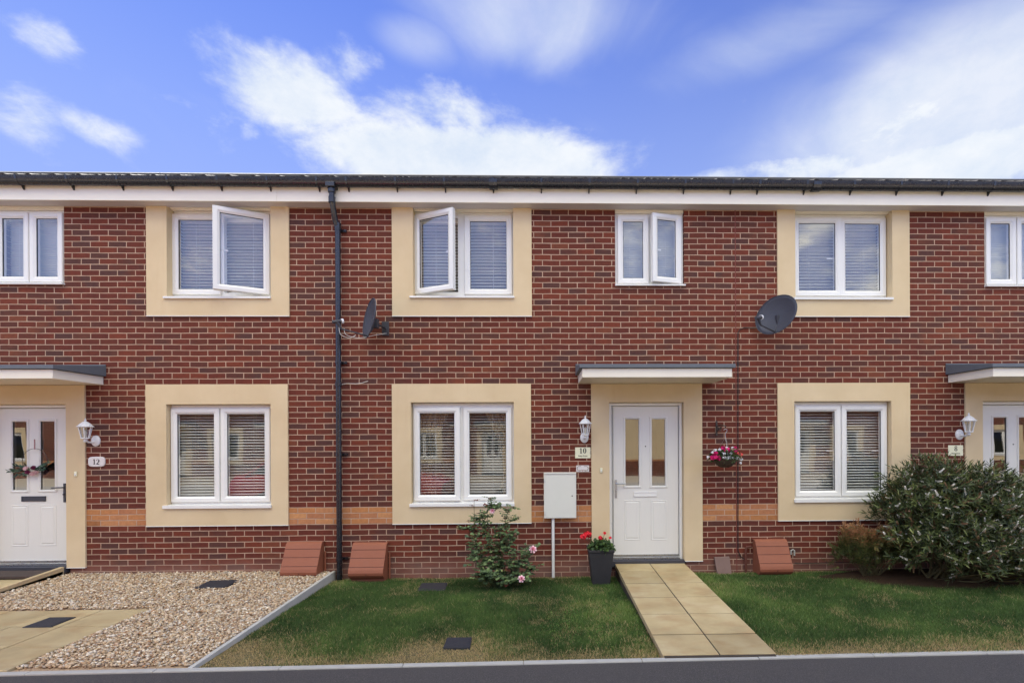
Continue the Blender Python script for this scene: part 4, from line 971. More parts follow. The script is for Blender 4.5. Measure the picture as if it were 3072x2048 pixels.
# ------------------------------------------------------------------ grass
def vnoise(x, y, s, seed):
    r_ = np.random.default_rng(seed); G = r_.random((64, 64)); u = x*s+100; v = y*s+100
    i, j = np.floor(u).astype(int), np.floor(v).astype(int); fu, fv = u-i, v-j; fu = fu*fu*(3-2*fu); fv = fv*fv*(3-2*fv)
    g_ = lambda a, b: G[a % 64, b % 64]
    return (g_(i, j)*(1-fu)+g_(i+1, j)*fu)*(1-fv)+(g_(i, j+1)*(1-fu)+g_(i+1, j+1)*fu)*fv
def grass(n, xa, xb, zf0, zf1, name, label, lush, excl=()):
    x = rng.uniform(xa, xb, n); y = rng.uniform(-2.63, -.005, n)
    ky = -2.61+.0142*x
    k = y > ky+.03
    for (a, b, c, d) in excl: k &= ~((x > a) & (x < b) & (y > c) & (y < d))
    x, y = x[k], y[k]; ky = ky[k]
    nz = vnoise(x, y, 2.1, 3)*.6+vnoise(x, y, 6, 4)*.4
    dryk = np.clip(1-(y-ky)/(.16+.32*vnoise(x, y*0, 1.3, 9)), 0, 1)            # scorched strip along the kerb
    dryc = np.exp(-(((x+.78)/.42)**2+((y+2.36)/.26)**2)) if name == 'm' else 0*x
    dryl = np.exp(-(((x+2.5)/.5)**2+((y+2.3)/.3)**2)) if name == 'm' else 0*x
    wallb = np.clip(1-(-y)/.14, 0, 1)
    patch = np.clip((vnoise(x, y, 3.1, 41)*.6+vnoise(x, y, 9, 42)*.4-.52)*4, 0, 1)*.26
    dry = np.clip(patch+dryk*1.1*(.4+vnoise(x, y, 5, 6))+dryc*1.1+dryl*.8+wallb*.6, 0, 1)
    keep = rng.random(len(x)) > dry*.35
    x, y, nz, dry = x[keep], y[keep], nz[keep], dry[keep]
    n = len(x)
    lushm = lush(x, y)
    h = (.018+.020*nz+.03*lushm*rng.random(n))*rng.uniform(.6, 1.35, n)*(1-.62*dry)
    w = rng.uniform(.0009, .0021, n)*(1+.3*lushm)
    a = rng.uniform(0, 2*math.pi, n); lean = rng.uniform(.1, .9, n); la = rng.uniform(0, 2*math.pi, n)
    z = zf0+(zf1-zf0)*np.clip(-y/2.6, 0, 1)-.012
    dx, dy = np.cos(a)*w, np.sin(a)*w; lx, ly = np.cos(la)*lean*h, np.sin(la)*lean*h
    V = np.zeros((n, 5, 3))
    V[:, 0] = np.stack([x-dx, y-dy, z], -1); V[:, 1] = np.stack([x+dx, y+dy, z], -1)
    V[:, 2] = np.stack([x+dx*.8+lx*.35, y+dy*.8+ly*.35, z+h*.6], -1); V[:, 3] = np.stack([x-dx*.8+lx*.35, y-dy*.8+ly*.35, z+h*.6], -1)
    V[:, 4] = np.stack([x+lx, y+ly, z+h], -1)
    b = 5*np.arange(n)[:, None]
    Fc = np.concatenate([b+np.array([0, 1, 2]), b+np.array([0, 2, 3]), b+np.array([3, 2, 4])], 0)
    col = np.where(rng.random(n) < dry*.9+.02, rng.uniform(.72, 1, n), np.clip(.06+.42*nz+.22*lushm+rng.normal(0, .10, n), 0, .62))
    o = np_mesh('grass', V.reshape(-1, 3), Fc, M['grassm'], np.tile(col, 3), kind='stuff'); tag(o, label, 'grass')
M['grassm'] = attr_mat('grass_blade', [(0, lin(44,64,32)), (.2, lin(66,90,46)), (.42, lin(90,116,58)), (.6, lin(124,148,76)), (.7, lin(140,134,82)), (.8, lin(178,154,106)), (1, lin(206,182,134))], .65, .25, .25)
lm = lambda x, y: np.clip(np.exp(-(((x-.62)/.35)**2+((y+1.7)/.75)**2))*1.3*(.4+vnoise(x, y, 7, 21))+np.exp(-(((x+2.45)/.2)**2+((y+.35)/.3)**2)), 0, 1.2)
lr = lambda x, y: np.clip(np.exp(-(((x-2.1)/.35)**2+((y+.9)/.8)**2))*(.5+vnoise(x, y, 6, 22))+.3, 0, 1.2)
grass(300000, XE+.05, PX0-.005, -.088, -.038, 'm', 'short green lawn with dry patches between the gravel and the paved path', lm, [(-1.45, -1.15, -.56, -.32), (-.81, -.625, -2.25, -2.09)])
grass(340000, PX1+.005, 6.2, -.060, -.015, 'r', 'green lawn right of the paved path in front of the shrubs', lr)
# clover and weeds among the grass near the path
def leaves(name, P0, Dv, Nv, L, Wd, mat, attr, parent=None, kind=None, fold=.25, mid=.45, curl=.0):
    """diamond leaves folded on the midrib: P0 base, Dv direction, Nv approx normal"""
    n = len(P0); Dv = Dv/np.linalg.norm(Dv, axis=1, keepdims=True); Sd = np.cross(Dv, Nv); Sd /= np.linalg.norm(Sd, axis=1, keepdims=True)+1e-9; Nn = np.cross(Sd, Dv)
    L = L[:, None]; Wd = Wd[:, None]
    V = np.zeros((n, 6, 3))
    V[:, 0] = P0; V[:, 1] = P0+Dv*L*mid*.55-Sd*Wd*.42+Nn*Wd*fold*.7; V[:, 2] = P0+Dv*L*mid*1.35-Sd*Wd*.46+Nn*Wd*fold-Nn*L*curl*.4
    V[:, 3] = P0+Dv*L-Nn*L*curl; V[:, 4] = P0+Dv*L*mid*1.35+Sd*Wd*.46+Nn*Wd*fold-Nn*L*curl*.4; V[:, 5] = P0+Dv*L*mid*.55+Sd*Wd*.42+Nn*Wd*fold*.7
    b = 6*np.arange(n)[:, None]
    # midrib point shares base/tip; two halves
    Fc = np.concatenate([b+np.array([0, 1, 2, 3]), b+np.array([0, 3, 4, 5])], 0)
    return np_mesh(name, V.reshape(-1, 3), Fc, mat, np.tile(attr, 2), parent, kind)
n = 9000
x = rng.uniform(-.3, .93, n); y = rng.uniform(-2.4, -1.2, n); k = rng.random(n) < np.exp(-(((x-.55)/.38)**2+((y+1.85)/.42)**2)); x, y = x[k], y[k]; n = len(x)
a = rng.uniform(0, 2*math.pi, n)
M['clover'] = attr_mat('clover_leaf', [(0, lin(52,82,34)), (.6, lin(84,120,50)), (1, lin(118,146,66))], .6, .3, .2)
tag(leaves('clover', np.stack([x, y, -.075+rng.uniform(.0, .035, n)], -1), np.stack([np.cos(a), np.sin(a), rng.uniform(-.1, .4, n)], -1), np.tile([0., 0, 1], (n, 1)), rng.uniform(.012, .022, n), rng.uniform(.012, .02, n), M['clover'], rng.random(n), kind='stuff'), 'clover and weeds growing through the lawn beside the paved path', 'clover')

# ------------------------------------------------------------------ big shrub
def shoots_bush(root, ells, nsh, seed, leafL=(.045, .075), leafW=.009, per=16, front=True):
    r_ = np.random.default_rng(seed); P_, D_s = [], []
    w = np.array([e[3]*e[4]*e[5] for e in ells]); w = w/w.sum()
    for (cx_, cy_, cz_, ax, ay, az), ww in zip(ells, w):
        m_ = int(nsh*ww); d = r_.normal(size=(m_, 3)); d /= np.linalg.norm(d, axis=1, keepdims=True)
        d[:, 2] = np.where(d[:, 2] < -.35, -d[:, 2]*.5, d[:, 2])
        f = r_.uniform(.55, 1.03, m_)**.6*(1+.10*np.sin(d[:, 0]*9+d[:, 2]*7)*np.cos(d[:, 1]*8+seed))
        p = np.array([cx_, cy_, cz_])+d*f[:, None]*np.array([ax, ay, az]); P_.append(p); D_s.append(d*np.array([1/ax, 1/ay, 1/az]))
    p = np.concatenate(P_); d = np.concatenate(D_s); d /= np.linalg.norm(d, axis=1, keepdims=True)
    k = (p[:, 2] > -.02) & (p[:, 1] < -.03); p, d = p[k], d[k]; n = len(p)
    d = d*.7+r_.normal(0, .45, (n, 3)); d[:, 2] += .35; d /= np.linalg.norm(d, axis=1, keepdims=True)
    return p, d, n, r_
bx = empty('flowering_shrub', (5.1, -.55, -.04), 'large dark green shrub with narrow leaves and small white flower spikes at the right', 'shrub')
ells = [(4.82, -.55, .78, .68, .44, .58), (5.45, -.55, .66, .8, .5, .60), (5.0, -.72, .38, .95, .52, .42), (6.1, -.6, .5, .75, .5, .6), (4.45, -.5, .76, .36, .32, .32), (4.65, -.5, 1.1, .40, .3, .26), (5.35, -.5, 1.0, .38, .3, .24), (5.9, -.95, .28, .85, .40, .30), (5.2, -.95, .2, .6, .26, .22), (4.95,-.5,1.12,.3,.25,.2)]
p, d, n, r_ = shoots_bush(bx, ells, 2900, 5)
per = 13
sh_len = r_.uniform(.08, .17, n)
ref = np.tile([0., 0, 1], (n, 1)); s1 = np.cross(d, ref); s1 /= np.linalg.norm(s1, axis=1, keepdims=True)+1e-9; s2 = np.cross(d, s1)
tt = np.tile(np.linspace(0, 1, per), (n, 1)); an = tt*per*2.4+r_.uniform(0, 6.28, (n, 1))
base = p[:, None]+d[:, None]*(tt*sh_len[:, None])[..., None]
rad = np.cos(an)[..., None]*s1[:, None]+np.sin(an)[..., None]*s2[:, None]
opn = (1.15-.75*tt)[..., None]
ld = rad*opn+d[:, None]*(.45+.5*tt[..., None])
nn = n*per
sh = r_.random(n)
att = np.clip(np.repeat(sh, per)*.55+r_.uniform(-.08, .12, nn)+.28*np.tile(np.linspace(0, 1, per), n)**3, 0, 1)
M['hebe'] = attr_mat('shrub_leaf', [(0, lin(42,52,28)), (.35, lin(62,74,40)), (.6, lin(86,98,52)), (.8, lin(122,130,72)), (1, lin(158,162,98))], .45, .4, .12)
leaves('foliage', base.reshape(-1, 3), ld.reshape(-1, 3), -rad.reshape(-1, 3)+d.repeat(per, 0)*.8, r_.uniform(.05, .095, nn), r_.uniform(.011, .016, nn), M['hebe'], att, bx, fold=.12, curl=.12)
st_ = MB()
for i in range(120):
    j = r_.integers(n); a = Vector((5.1+r_.uniform(-.5, .5), -.5+r_.uniform(-.1, .1), -.04)); b = Vector(p[j]); m1 = a.lerp(b, .5)+Vector((0, 0, -.08))
    st_.tube([a, m1, b], [.012, .008, .003], 5, cap=False)
st_.build('stems', M['stem'], bx)
# flower spikes
M['spike'] = attr_mat('flower_spike', [(0, lin(112,84,62)), (.35, lin(138,108,80)), (.55, lin(170,150,122)), (.7, lin(214,206,188)), (1, lin(236,234,226))], .7, .2, .1)
fidx = r_.permutation(n)[:2500]; fidx = fidx[(p[fidx, 1] < -.45) | (r_.random(len(fidx)) < .3)]
nf = len(fidx); flo = 34
fd = d[fidx]+r_.normal(0, .35, (nf, 3)); fd /= np.linalg.norm(fd, axis=1, keepdims=True)
fb = p[fidx]+d[fidx]*.06
t2 = np.tile(np.linspace(0, 1, flo), (nf, 1)); an = t2*flo*2.4
f1 = np.cross(fd, np.tile([0.1, .2, 1.], (nf, 1))); f1 /= np.linalg.norm(f1, axis=1, keepdims=True); f2_ = np.cross(fd, f1)
rad = np.cos(an)[..., None]*f1[:, None]+np.sin(an)[..., None]*f2_[:, None]
ln = r_.uniform(.06, .10, nf)
pb = fb[:, None]+fd[:, None]*(t2*ln[:, None])[..., None]
white = r_.random(nf); fresh = np.where(white < .45, 1., 0.)
fa = np.clip(np.repeat(np.where(white < .5, .85, .25), flo)+r_.uniform(-.2, .2, nf*flo)-.5*np.tile(1-np.linspace(0, 1, flo), nf)*(np.repeat(r_.random(nf), flo) > .5), 0, 1)
leaves('flower_spikes', pb.reshape(-1, 3), (rad+fd[:, None]*.35).reshape(-1, 3), fd.repeat(flo, 0), np.repeat(r_.uniform(.012, .017, nf), flo)*(1.25-.7*t2.reshape(-1)), np.full(nf*flo, .009), M['spike'], fa, bx, fold=.1)

# ------------------------------------------------------------------ russet shrub
rs = empty('russet_shrub', (4.05, -.4, -.05), 'low shrub with russet orange tips and green base left of the big flowering shrub', 'shrub')
p, d, n, r_ = shoots_bush(rs, [(4.05, -.40, .24, .44, .30, .27), (4.0, -.42, .42, .34, .24, .17), (3.8, -.42, .15, .24, .2, .18), (4.35, -.45, .25, .25, .2, .2)], 430, 9)
d[:, 2] += .35; d /= np.linalg.norm(d, axis=1, keepdims=True)
per = 15; tt = np.tile(np.linspace(0, 1, per), (n, 1)); s1 = np.cross(d, np.tile([0., 0, 1], (n, 1))); s1 /= np.linalg.norm(s1, axis=1, keepdims=True)+1e-9; s2 = np.cross(d, s1)
sgn = np.where(np.arange(per) % 2 == 0, 1., -1.)[None, :, None]
ln = r_.uniform(.07, .14, n); base = p[:, None]+d[:, None]*(tt*ln[:, None])[..., None]
dirv = s1[:, None]*sgn+d[:, None]*.7+r_.normal(0, .25, (n, per, 3))
zz = base[..., 2].reshape(-1)
att = np.clip((zz-.37)/.26, 0, 1); att = np.clip(np.where(att > 0, .38+.45*att, .22)*1.0+r_.uniform(-.2, .2, len(zz)), 0, 1)
M['nandina'] = attr_mat('russet_leaf', [(0, lin(44,54,26)), (.3, lin(84,92,48)), (.48, lin(106,102,58)), (.62, lin(138,104,66)), (.8, lin(158,108,72)), (1, lin(176,130,90))], .55, .3, .15)
leaves('foliage', base.reshape(-1, 3), dirv.reshape(-1, 3), (s2[:, None]+np.zeros((n, per, 3))).reshape(-1, 3), r_.uniform(.024, .044, n*per), r_.uniform(.011, .018, n*per), M['nandina'], att, rs, fold=.15)
st_ = MB()
for i in range(45):
    j = r_.integers(n); a = Vector((4.05+r_.uniform(-.1, .1), -.4, -.05)); b = Vector(p[j]); st_.tube([a, a.lerp(b, .5)+Vector((0, 0, .03)), b], [.006, .004, .002], 5, cap=False)
st_.build('stems', M['stem'], rs)
sp_ = MB(); nr, na = 6, 40; vs = [(4.6, -.55, -.028)]
for i in range(1, nr+1):
    for k in range(na):
        a = 2*math.pi*k/na; f = i/nr*(1+.08*math.sin(3*a)+.05*math.sin(7*a)); vs.append((4.9+1.35*f*math.cos(a), min(-.004, -.42+.46*f*math.sin(a)), -.030+.035*(1-(i/nr)**2)+random.uniform(-.006, .006)-.02*(i == nr)))
sp_.add(vs, [(0, 1+k, 1+(k+1) % na) for k in range(na)]+[(1+(i-1)*na+k, 1+i*na+k, 1+i*na+(k+1) % na, 1+(i-1)*na+(k+1) % na) for i in range(1, nr) for k in range(na)])
tag(sp_.build('flower_bed', M['soil'], None, smooth=True), kind='structure')

# ------------------------------------------------------------------ rose bush
rb = empty('rose_bush', (-.45, -.42, -.08), 'tall leafy rose bush with three pink roses in front of the middle window', 'rose bush')
r_ = np.random.default_rng(17)
def ZU(u, v, y): q = at(u, v, y); return Vector(q)
S_ = lambda x, y: (1380+x/4.613, 1460+y/4.613)       # crop used to trace the canes
canes = [([(560, 1380), (470, 1050), (420, 700), (380, 420), (395, 150)], -.45), ([(560, 1380), (600, 1000), (600, 700), (640, 420), (700, 290)], -.42),
         ([(540, 1380), (380, 1150), (230, 900), (200, 640)], -.5), ([(540, 1380), (330, 1000), (200, 700), (198, 480), (195, 180)], -.38), ([(570, 1390), (760, 1150), (880, 1000), (1000, 830)], -.5),
         ([(570, 1390), (750, 1290), (870, 1270)], -.6), ([(560, 1380), (520, 1100), (560, 800), (560, 560), (760, 440)], -.36), ([(560, 1390), (300, 1250), (180, 980)], -.55), ([(560, 1380), (700, 1100), (660, 800), (680, 620)], -.5),
         ([(580, 1390), (850, 1230), (1030, 1100)], -.45), ([(560, 1380), (440, 1250), (300, 1180), (290, 1250)], -.62), ([(560, 1380), (620, 1250), (640, 1330)], -.64), ([(560, 1380), (450, 900), (340, 560), (250, 430)], -.44), ([(198, 600), (100, 560), (60, 590)], -.42), ([(380, 420), (300, 390), (230, 470)], -.42), ([(395, 300), (480, 260), (520, 300)], -.45)]
cm = MB(); LP, LD, LN, LL, LW, LA = [], [], [], [], [], []
for ci, (cp, y) in enumerate(canes):
    pts = [ZU(*S_(*q), y+(.0 if i else 0)) for i, q in enumerate(cp)]
    if ci not in (13, 14, 15): pts[0] = Vector((-.45+r_.uniform(-.04, .04), -.42, -.08))
    fine = []
    for i in range(len(pts)-1):
        p0, p1, p2, p3 = pts[max(i-1, 0)], pts[i], pts[i+1], pts[min(i+2, len(pts)-1)]
        for k in range(9):
            t = k/9; fine.append(.5*((2*p1)+(p2-p0)*t+(2*p0-5*p1+4*p2-p3)*t*t+(3*p1-p0-3*p2+p3)*t**3))
    fine.append(pts[-1]); m_ = len(fine)
    cm.tube(fine, [.006*(1-.65*i/m_) for i in range(m_)], 6)
    bare = ci in (3,)
    for i in range(2, m_):
        q = fine[i]; frac = i/m_
        cnt = r_.choice([1, 2, 3]) if not bare else (2 if i < m_*.62 else (1 if i % 3 == 0 else 0))
        if q.z > .62: cnt = min(cnt, 3)
        for c_ in range(cnt):
            a = r_.uniform(0, 6.28); dd = Vector((math.cos(a), math.sin(a)*.8-.15, r_.uniform(-.15, .5))).normalized(); pl = r_.uniform(.04, .10)
            tip = q+dd*pl
            if tip.y > -.05: tip.y = -.05
            cm.tube([q, tip], [.0018, .001], 4, cap=False)
            sd = dd.cross(Vector((0, 0, 1))); sd.normalize()
            dark = r_.random() < .035 or (bare and q.z > .5)
            for (pos_, dv) in ((tip, dd), (tip-dd*.018, sd+dd*.4), (tip-dd*.018, -sd+dd*.4), (tip-dd*.045, sd+dd*.3), (tip-dd*.045, -sd+dd*.3)):
                LP.append(pos_); dv = Vector(dv)+Vector(r_.normal(0, .2, 3)); dv.z -= .2; LD.append(dv); LN.append(Vector((r_.normal(0, .4), -.45+r_.normal(0, .4), 1)))
                s_ = r_.uniform(.03, .052)*(.72 if q.z > .6 else 1); LL.append(s_); LW.append(s_*r_.uniform(.7, .95))
                LA.append(r_.uniform(.86, 1) if dark else min(.8, max(0, r_.normal(.36, .17))))
cm.build('canes', M['stem'], rb)
M['rose_leaf'] = attr_mat('rose_leaf', [(0, lin(52,68,46)), (.3, lin(78,98,64)), (.55, lin(104,126,78)), (.8, lin(142,158,94)), (.86, lin(96,50,40)), (1, lin(112,56,46))], .5, .4, .15)
leaves('foliage', np.array(LP), np.array(LD), np.array(LN), np.array(LL), np.array(LW), M['rose_leaf'], np.array(LA), rb, fold=.16)
M['rose'] = attr_mat('pink_petal', [(0, lin(232,130,152)), (.5, lin(240,176,190)), (1, lin(250,214,220))], .6, .2, .2)
def rose(c, r, name='rose'):
    c = Vector(c); V_, F_2, A_ = [], [], []
    ax = Vector((.1, -.85, .5)).normalized(); s1 = ax.cross(Vector((0, 0, 1))).normalized(); s2 = ax.cross(s1)
    for ring_, (k, rr, op, ht) in enumerate(((4, .28, .15, .55), (5, .5, .45, .5), (6, .78, .8, .38), (7, 1.0, 1.15, .2))):
        for i in range(k):
            a0 = 2*math.pi*(i+ring_*.37)/k; wd = 2*math.pi/k*.75; b = len(V_); m_, l_ = 4, 3
            for u in range(m_+1):
                for v in range(l_+1):
                    aa = a0+wd*(u/m_-.5)*(1-.2*(v/l_)**2); f = v/l_; rad_ = r*rr*(.25+.75*f**(.8))*(1-.12*abs(u/m_-.5)*f)
                    V_.append(c+(s1*math.cos(aa)+s2*math.sin(aa))*rad_+ax*r*(ht*f**.7*(1.2-.2*op)-(.12*op*f**3)))
            for u in range(m_):
                for v in range(l_): F_2.append((b+u*(l_+1)+v, b+(u+1)*(l_+1)+v, b+(u+1)*(l_+1)+v+1, b+u*(l_+1)+v+1)); A_.append(min(1, .0+ring_*.27+.1*v))
    np_mesh(name, np.array(V_), np.array(F_2), M['rose'], np.array(A_), rb, smooth=True)
for (x, y, yy, rr) in ((1008, 862, -.56, .048), (850, 1270, -.64, .044), (446, 332, -.49, .033)): rose(ZU(*S_(x, y), yy), rr)

# ------------------------------------------------------------------ geranium planter
pc = Vector((.712, -.33, -.085))
pl_ = empty('planter', pc, 'tall square black planter by the left side of the number 10 door', 'planter')
def sq(mb, w, z): return [(pc.x-w, pc.y-w, z), (pc.x+w, pc.y-w, z), (pc.x+w, pc.y+w, z), (pc.x-w, pc.y+w, z)]
zt = .352
rngs = [(.102, pc.z), (.105, pc.z+.01), (.148, zt-.03), (.156, zt-.03), (.158, zt), (.148, zt), (.142, zt-.03)]
vs = [v for w, z in rngs for v in sq(None, w, z)]; m_ = MB()
m_.add(vs, [(0, 3, 2, 1)]+[(4*i+k, 4*i+(k+1) % 4, 4*i+4+(k+1) % 4, 4*i+4+k) for i in range(len(rngs)-1) for k in range(4)])
m_.build('pot', M['black_pot'], pl_, bevel=.006)
MB().box(pc.x-.141, pc.x+.141, pc.y-.141, pc.y+.141, zt-.06, zt-.028).build('soil', M['soil'], pl_)
ge = empty('geranium', (pc.x, pc.y, zt-.03), 'red geranium growing in the tall black planter', 'plant')
def blob_plant(parent, cen, rad3, nleaf, L, mat, seed, W=1.0, zmin=-9):
    r_ = np.random.default_rng(seed); d = r_.normal(size=(nleaf, 3)); d /= np.linalg.norm(d, axis=1, keepdims=True); d[:, 2] = np.abs(d[:, 2])*1.0-.25*(r_.random(nleaf) < .4)
    f = r_.uniform(.35, 1.05, nleaf)**.7; p = np.array(cen)+d*f[:, None]*np.array(rad3)
    dv = d+r_.normal(0, .5, (nleaf, 3)); nv = d+r_.normal(0, .4, (nleaf, 3))+np.array([0, -.3, .6])
    LL = r_.uniform(L*.7, L*1.2, nleaf)
    leaves('foliage', p, dv, nv, LL, LL*W, mat, np.clip(r_.normal(.4, .2, nleaf), 0, 1), parent, fold=.14)
    return p
M['geranium'] = attr_mat('geranium_leaf', [(0, lin(38,54,30)), (.5, lin(66,90,46)), (1, lin(104,126,62))], .6, .3, .15)
blob_plant(ge, (pc.x+.01, pc.y-.02, zt-.01), (.15, .15, .11), 520, .034, M['geranium'], 31, 1.05)
M['red_petal'] = attr_mat('red_petal', [(0, lin(196,24,36)), (.5, lin(226,40,54)), (1, lin(240,70,80))], .6, .2, .2)
M['white_petal'] = attr_mat('white_petal', [(0, lin(222,222,224)), (1, lin(246,246,246))], .6, .2, .2)
M['magenta_petal'] = attr_mat('magenta_petal', [(0, lin(170,16,84)), (.5, lin(206,26,104)), (1, lin(228,66,136))], .6, .2, .2)
M['coral_petal'] = attr_mat('coral_petal', [(0, lin(232,70,70)), (1, lin(246,120,110))], .6, .2, .2)
def flower_head(parent, c, R_, k, pr, mat, seed, name='flower_head', petals=5, flat=.8):
    r_ = np.random.default_rng(seed); d = r_.normal(size=(k, 3)); d[:, 1] -= .5; d[:, 2] += .3; d /= np.linalg.norm(d, axis=1, keepdims=True)
    cc = np.array(c)+d*R_*r_.uniform(.55, 1, (k, 1))*np.array([1, 1, flat])
    s1 = np.cross(d, r_.normal(size=(k, 3))); s1 /= np.linalg.norm(s1, axis=1, keepdims=True); s2 = np.cross(d, s1)
    a = np.linspace(0, 2*np.pi, petals, endpoint=False)
    dv = (np.cos(a)[None, :, None]*s1[:, None]+np.sin(a)[None, :, None]*s2[:, None]+d[:, None]*.25).reshape(-1, 3); P_ = np.repeat(cc, petals, 0); m = k*petals
    leaves(name, P_, dv, np.repeat(d, petals, 0), r_.uniform(pr*.8, pr*1.15, m), r_.uniform(pr*.8, pr*1.0, m), mat, r_.random(m), parent, fold=.05, mid=.6)
gs = MB()
C6 = lambda x, y, yy: Vector(at(1600+x/2.24, 1080+y/2.24, yy))
for i, (x, y, rr, k) in enumerate(((335, 1183, .045, 26), (368, 1170, .042, 26), (352, 1172, .035, 16), (450, 1192, .024, 12), (517, 1193, .013, 6), (479, 1160, .010, 4))):
    q = C6(x, y, pc.y-.06); flower_head(ge, q, rr, k, .017, M['red_petal'], 40+i); gs.tube([(pc.x+(q.x-pc.x)*.4, pc.y, zt+.02), q], .003, 5)
gs.build('stems', M['stem'], ge)

# ------------------------------------------------------------------ hanging basket and its bracket
C52 = lambda x, y, yy: Vector(at(2050+x/5.227, 1200+y/5.227, yy))
YB = -.26
bk = C52(520, 440, 0); br = empty('basket_bracket', (bk.x, 0, bk.z), 'dark bronze ornamental basket bracket on the brickwork above the hanging flowers', 'bracket')
bt = C52(528, 320, 0).z; bb = C52(522, 555, 0).z
m_ = MB().box(bk.x-.011, bk.x+.011, -.01, -.001, bb, bt)
hook = C52(660, 500, YB)
m_.tube([(bk.x, -.01, bt-.08), (bk.x+.01, -.10, bt-.055), (bk.x+.02, YB+.02, bt-.075), (hook.x, YB, bt-.10), (hook.x, YB-.015, bt-.08)], .006, 6)
m_.tube([(bk.x, -.01, bb+.05), (bk.x+.005, -.06, bb+.08), (bk.x+.012, -.13, bt-.10), (bk.x+.016, -.16, bt-.07)], .005, 6)
m_.tube([(bk.x, -.02, bt-.11), (bk.x+.004, -.045, bt-.12), (bk.x+.006, -.05, bt-.10), (bk.x+.004, -.035, bt-.09)], .004, 5)
for k in range(7):
    a = k/7*6.28; m_.tube([(bk.x+.01, -.06, bt-.11), (bk.x+.012+.03*math.cos(a), -.06-.01, bt-.11+.03*math.sin(a)), (bk.x+.012+.045*math.cos(a+.5), -.06, bt-.11+.045*math.sin(a+.5))], [.003, .006, .001], 5)
m_.build('bracket_scroll', M['brass'], br)
bc = C52(650, 950, YB); hb = empty('hanging_basket', (bc.x, YB, bc.z), 'hanging basket of magenta, white and coral flowers right of the number 10 door', 'hanging basket')
WK = NT('wicker'); P = WK.pos(); wv = WK.N('ShaderNodeTexWave'); wv.inputs['Scale'].default_value = 40; wv.inputs['Distortion'].default_value = 6; WK.L(P, wv.inputs[0]); WK.base(WK.ramp(wv.outputs['Fac'], [(0, lin(40,32,24)), (1, lin(88,70,48))])); WK.rough(.9); WK.bump(wv.outputs['Fac'], .6, .006)
MB().lathe([(.001, -.085), (.05, -.08), (.09, -.06), (.13, -.02), (.15, .02), (.142, .02), (.001, .0)], (bc.x, YB, bc.z+.0), 24).build('basket', WK.m, hb, smooth=True)
ch = MB(); top = Vector((hook.x, YB, C52(660, 575, YB).z))
for k in range(3):
    a = 2*math.pi*k/3+.5; e = Vector((bc.x+.14*math.cos(a), YB+.14*math.sin(a), bc.z+.02)); m = 26
    for i in range(m):
        q = top.lerp(e, i/m); q2 = top.lerp(e, (i+.85)/m); ch.tube([q, (q+q2)/2+Vector((.003*(-1)**i, 0, 0)), q2], .0017, 4)
ch.tube([top+Vector((0, 0, -.0)), top+Vector((0, 0, .05)), top+Vector((.02, 0, .07)), top+Vector((.018, 0, .095)), top+Vector((-.005, 0, .10)), top+Vector((-.022, 0, .085))], .003, 6)
ch.build('chains', M['chrome'], hb)
M['basket_leaf'] = attr_mat('basket_leaf', [(0, lin(36,50,28)), (.6, lin(66,88,42)), (1, lin(112,128,66))], .6, .3, .15)
blob_plant(hb, (bc.x, YB, bc.z+.02), (.20, .15, .13), 900, .028, M['basket_leaf'], 61, .6)
heads = [(500, 840, .032, 'magenta_petal'), (500, 905, .05, 'magenta_petal'), (455, 905, .03, 'magenta_petal'), (548, 900, .035, 'magenta_petal'), (690, 775, .042, 'magenta_petal'), (812, 765, .04, 'magenta_petal'), (620, 745, .026, 'magenta_petal'),
         (900, 850, .034, 'coral_petal'), (845, 835, .030, 'coral_petal'),
         (385, 895, .026, 'white_petal'), (455, 820, .024, 'white_petal'), (500, 785, .028, 'white_petal'), (570, 775, .024, 'white_petal'), (635, 835, .032, 'white_petal'), (640, 900, .036, 'white_petal'), (690, 910, .03, 'white_petal'), (745, 900, .034, 'white_petal'),
         (745, 830, .026, 'white_petal'), (790, 915, .026, 'white_petal'), (845, 905, .03, 'white_petal'), (905, 930, .028, 'white_petal'), (900, 985, .022, 'white_petal'), (680, 745, .02, 'white_petal'), (770, 745, .02, 'white_petal')]
for i, (x, y, rr, mt) in enumerate(heads):
    q = C52(x, y, YB-.12+.07*abs(x-650)/300); big = mt in ('magenta_petal',)
    flower_head(hb, q, rr*.8, 5 if big else 15, .024 if big else .009, M[mt], 100+i, petals=6 if big else 5)

# ------------------------------------------------------------------ wreath on the left door
wy = DD-.01
Cw = lambda x, y, yy=None: Vector(at(x/2.85, 1180+y/2.85, wy-.012 if yy is None else yy))
wc_ = Cw(300, 560); wr = empty('door_wreath', (wc_.x, wy, wc_.z), 'half wreath of purple and blush roses with trailing greenery on the left door', 'wreath')
a0 = Cw(300, 470); rad_ = (a0.z-Cw(300, 680).z)/2; wcn = Vector((wc_.x, wy-.015, a0.z-rad_))
MB().tube([(wcn.x+rad_*math.sin(2*math.pi*k/40), wcn.y, wcn.z+rad_*math.cos(2*math.pi*k/40)) for k in range(41)], .003, 6, cap=False).build('hoop', M['brass'], wr, smooth=True)
MB().box(a0.x-.008, a0.x+.008, wcn.y-.004, wcn.y-.001, a0.z-.01, Cw(300, 390).z).build('ribbon', M['rose'] if False else simple('rose_ribbon', lin(150,110,108), .7), wr)
M['euc'] = attr_mat('wreath_leaf', [(0, lin(30,52,42)), (.6, lin(52,80,64)), (1, lin(96,118,92))], .6, .3, .1)
LP, LD, LN, LL = [], [], [], []; r_ = np.random.default_rng(77)
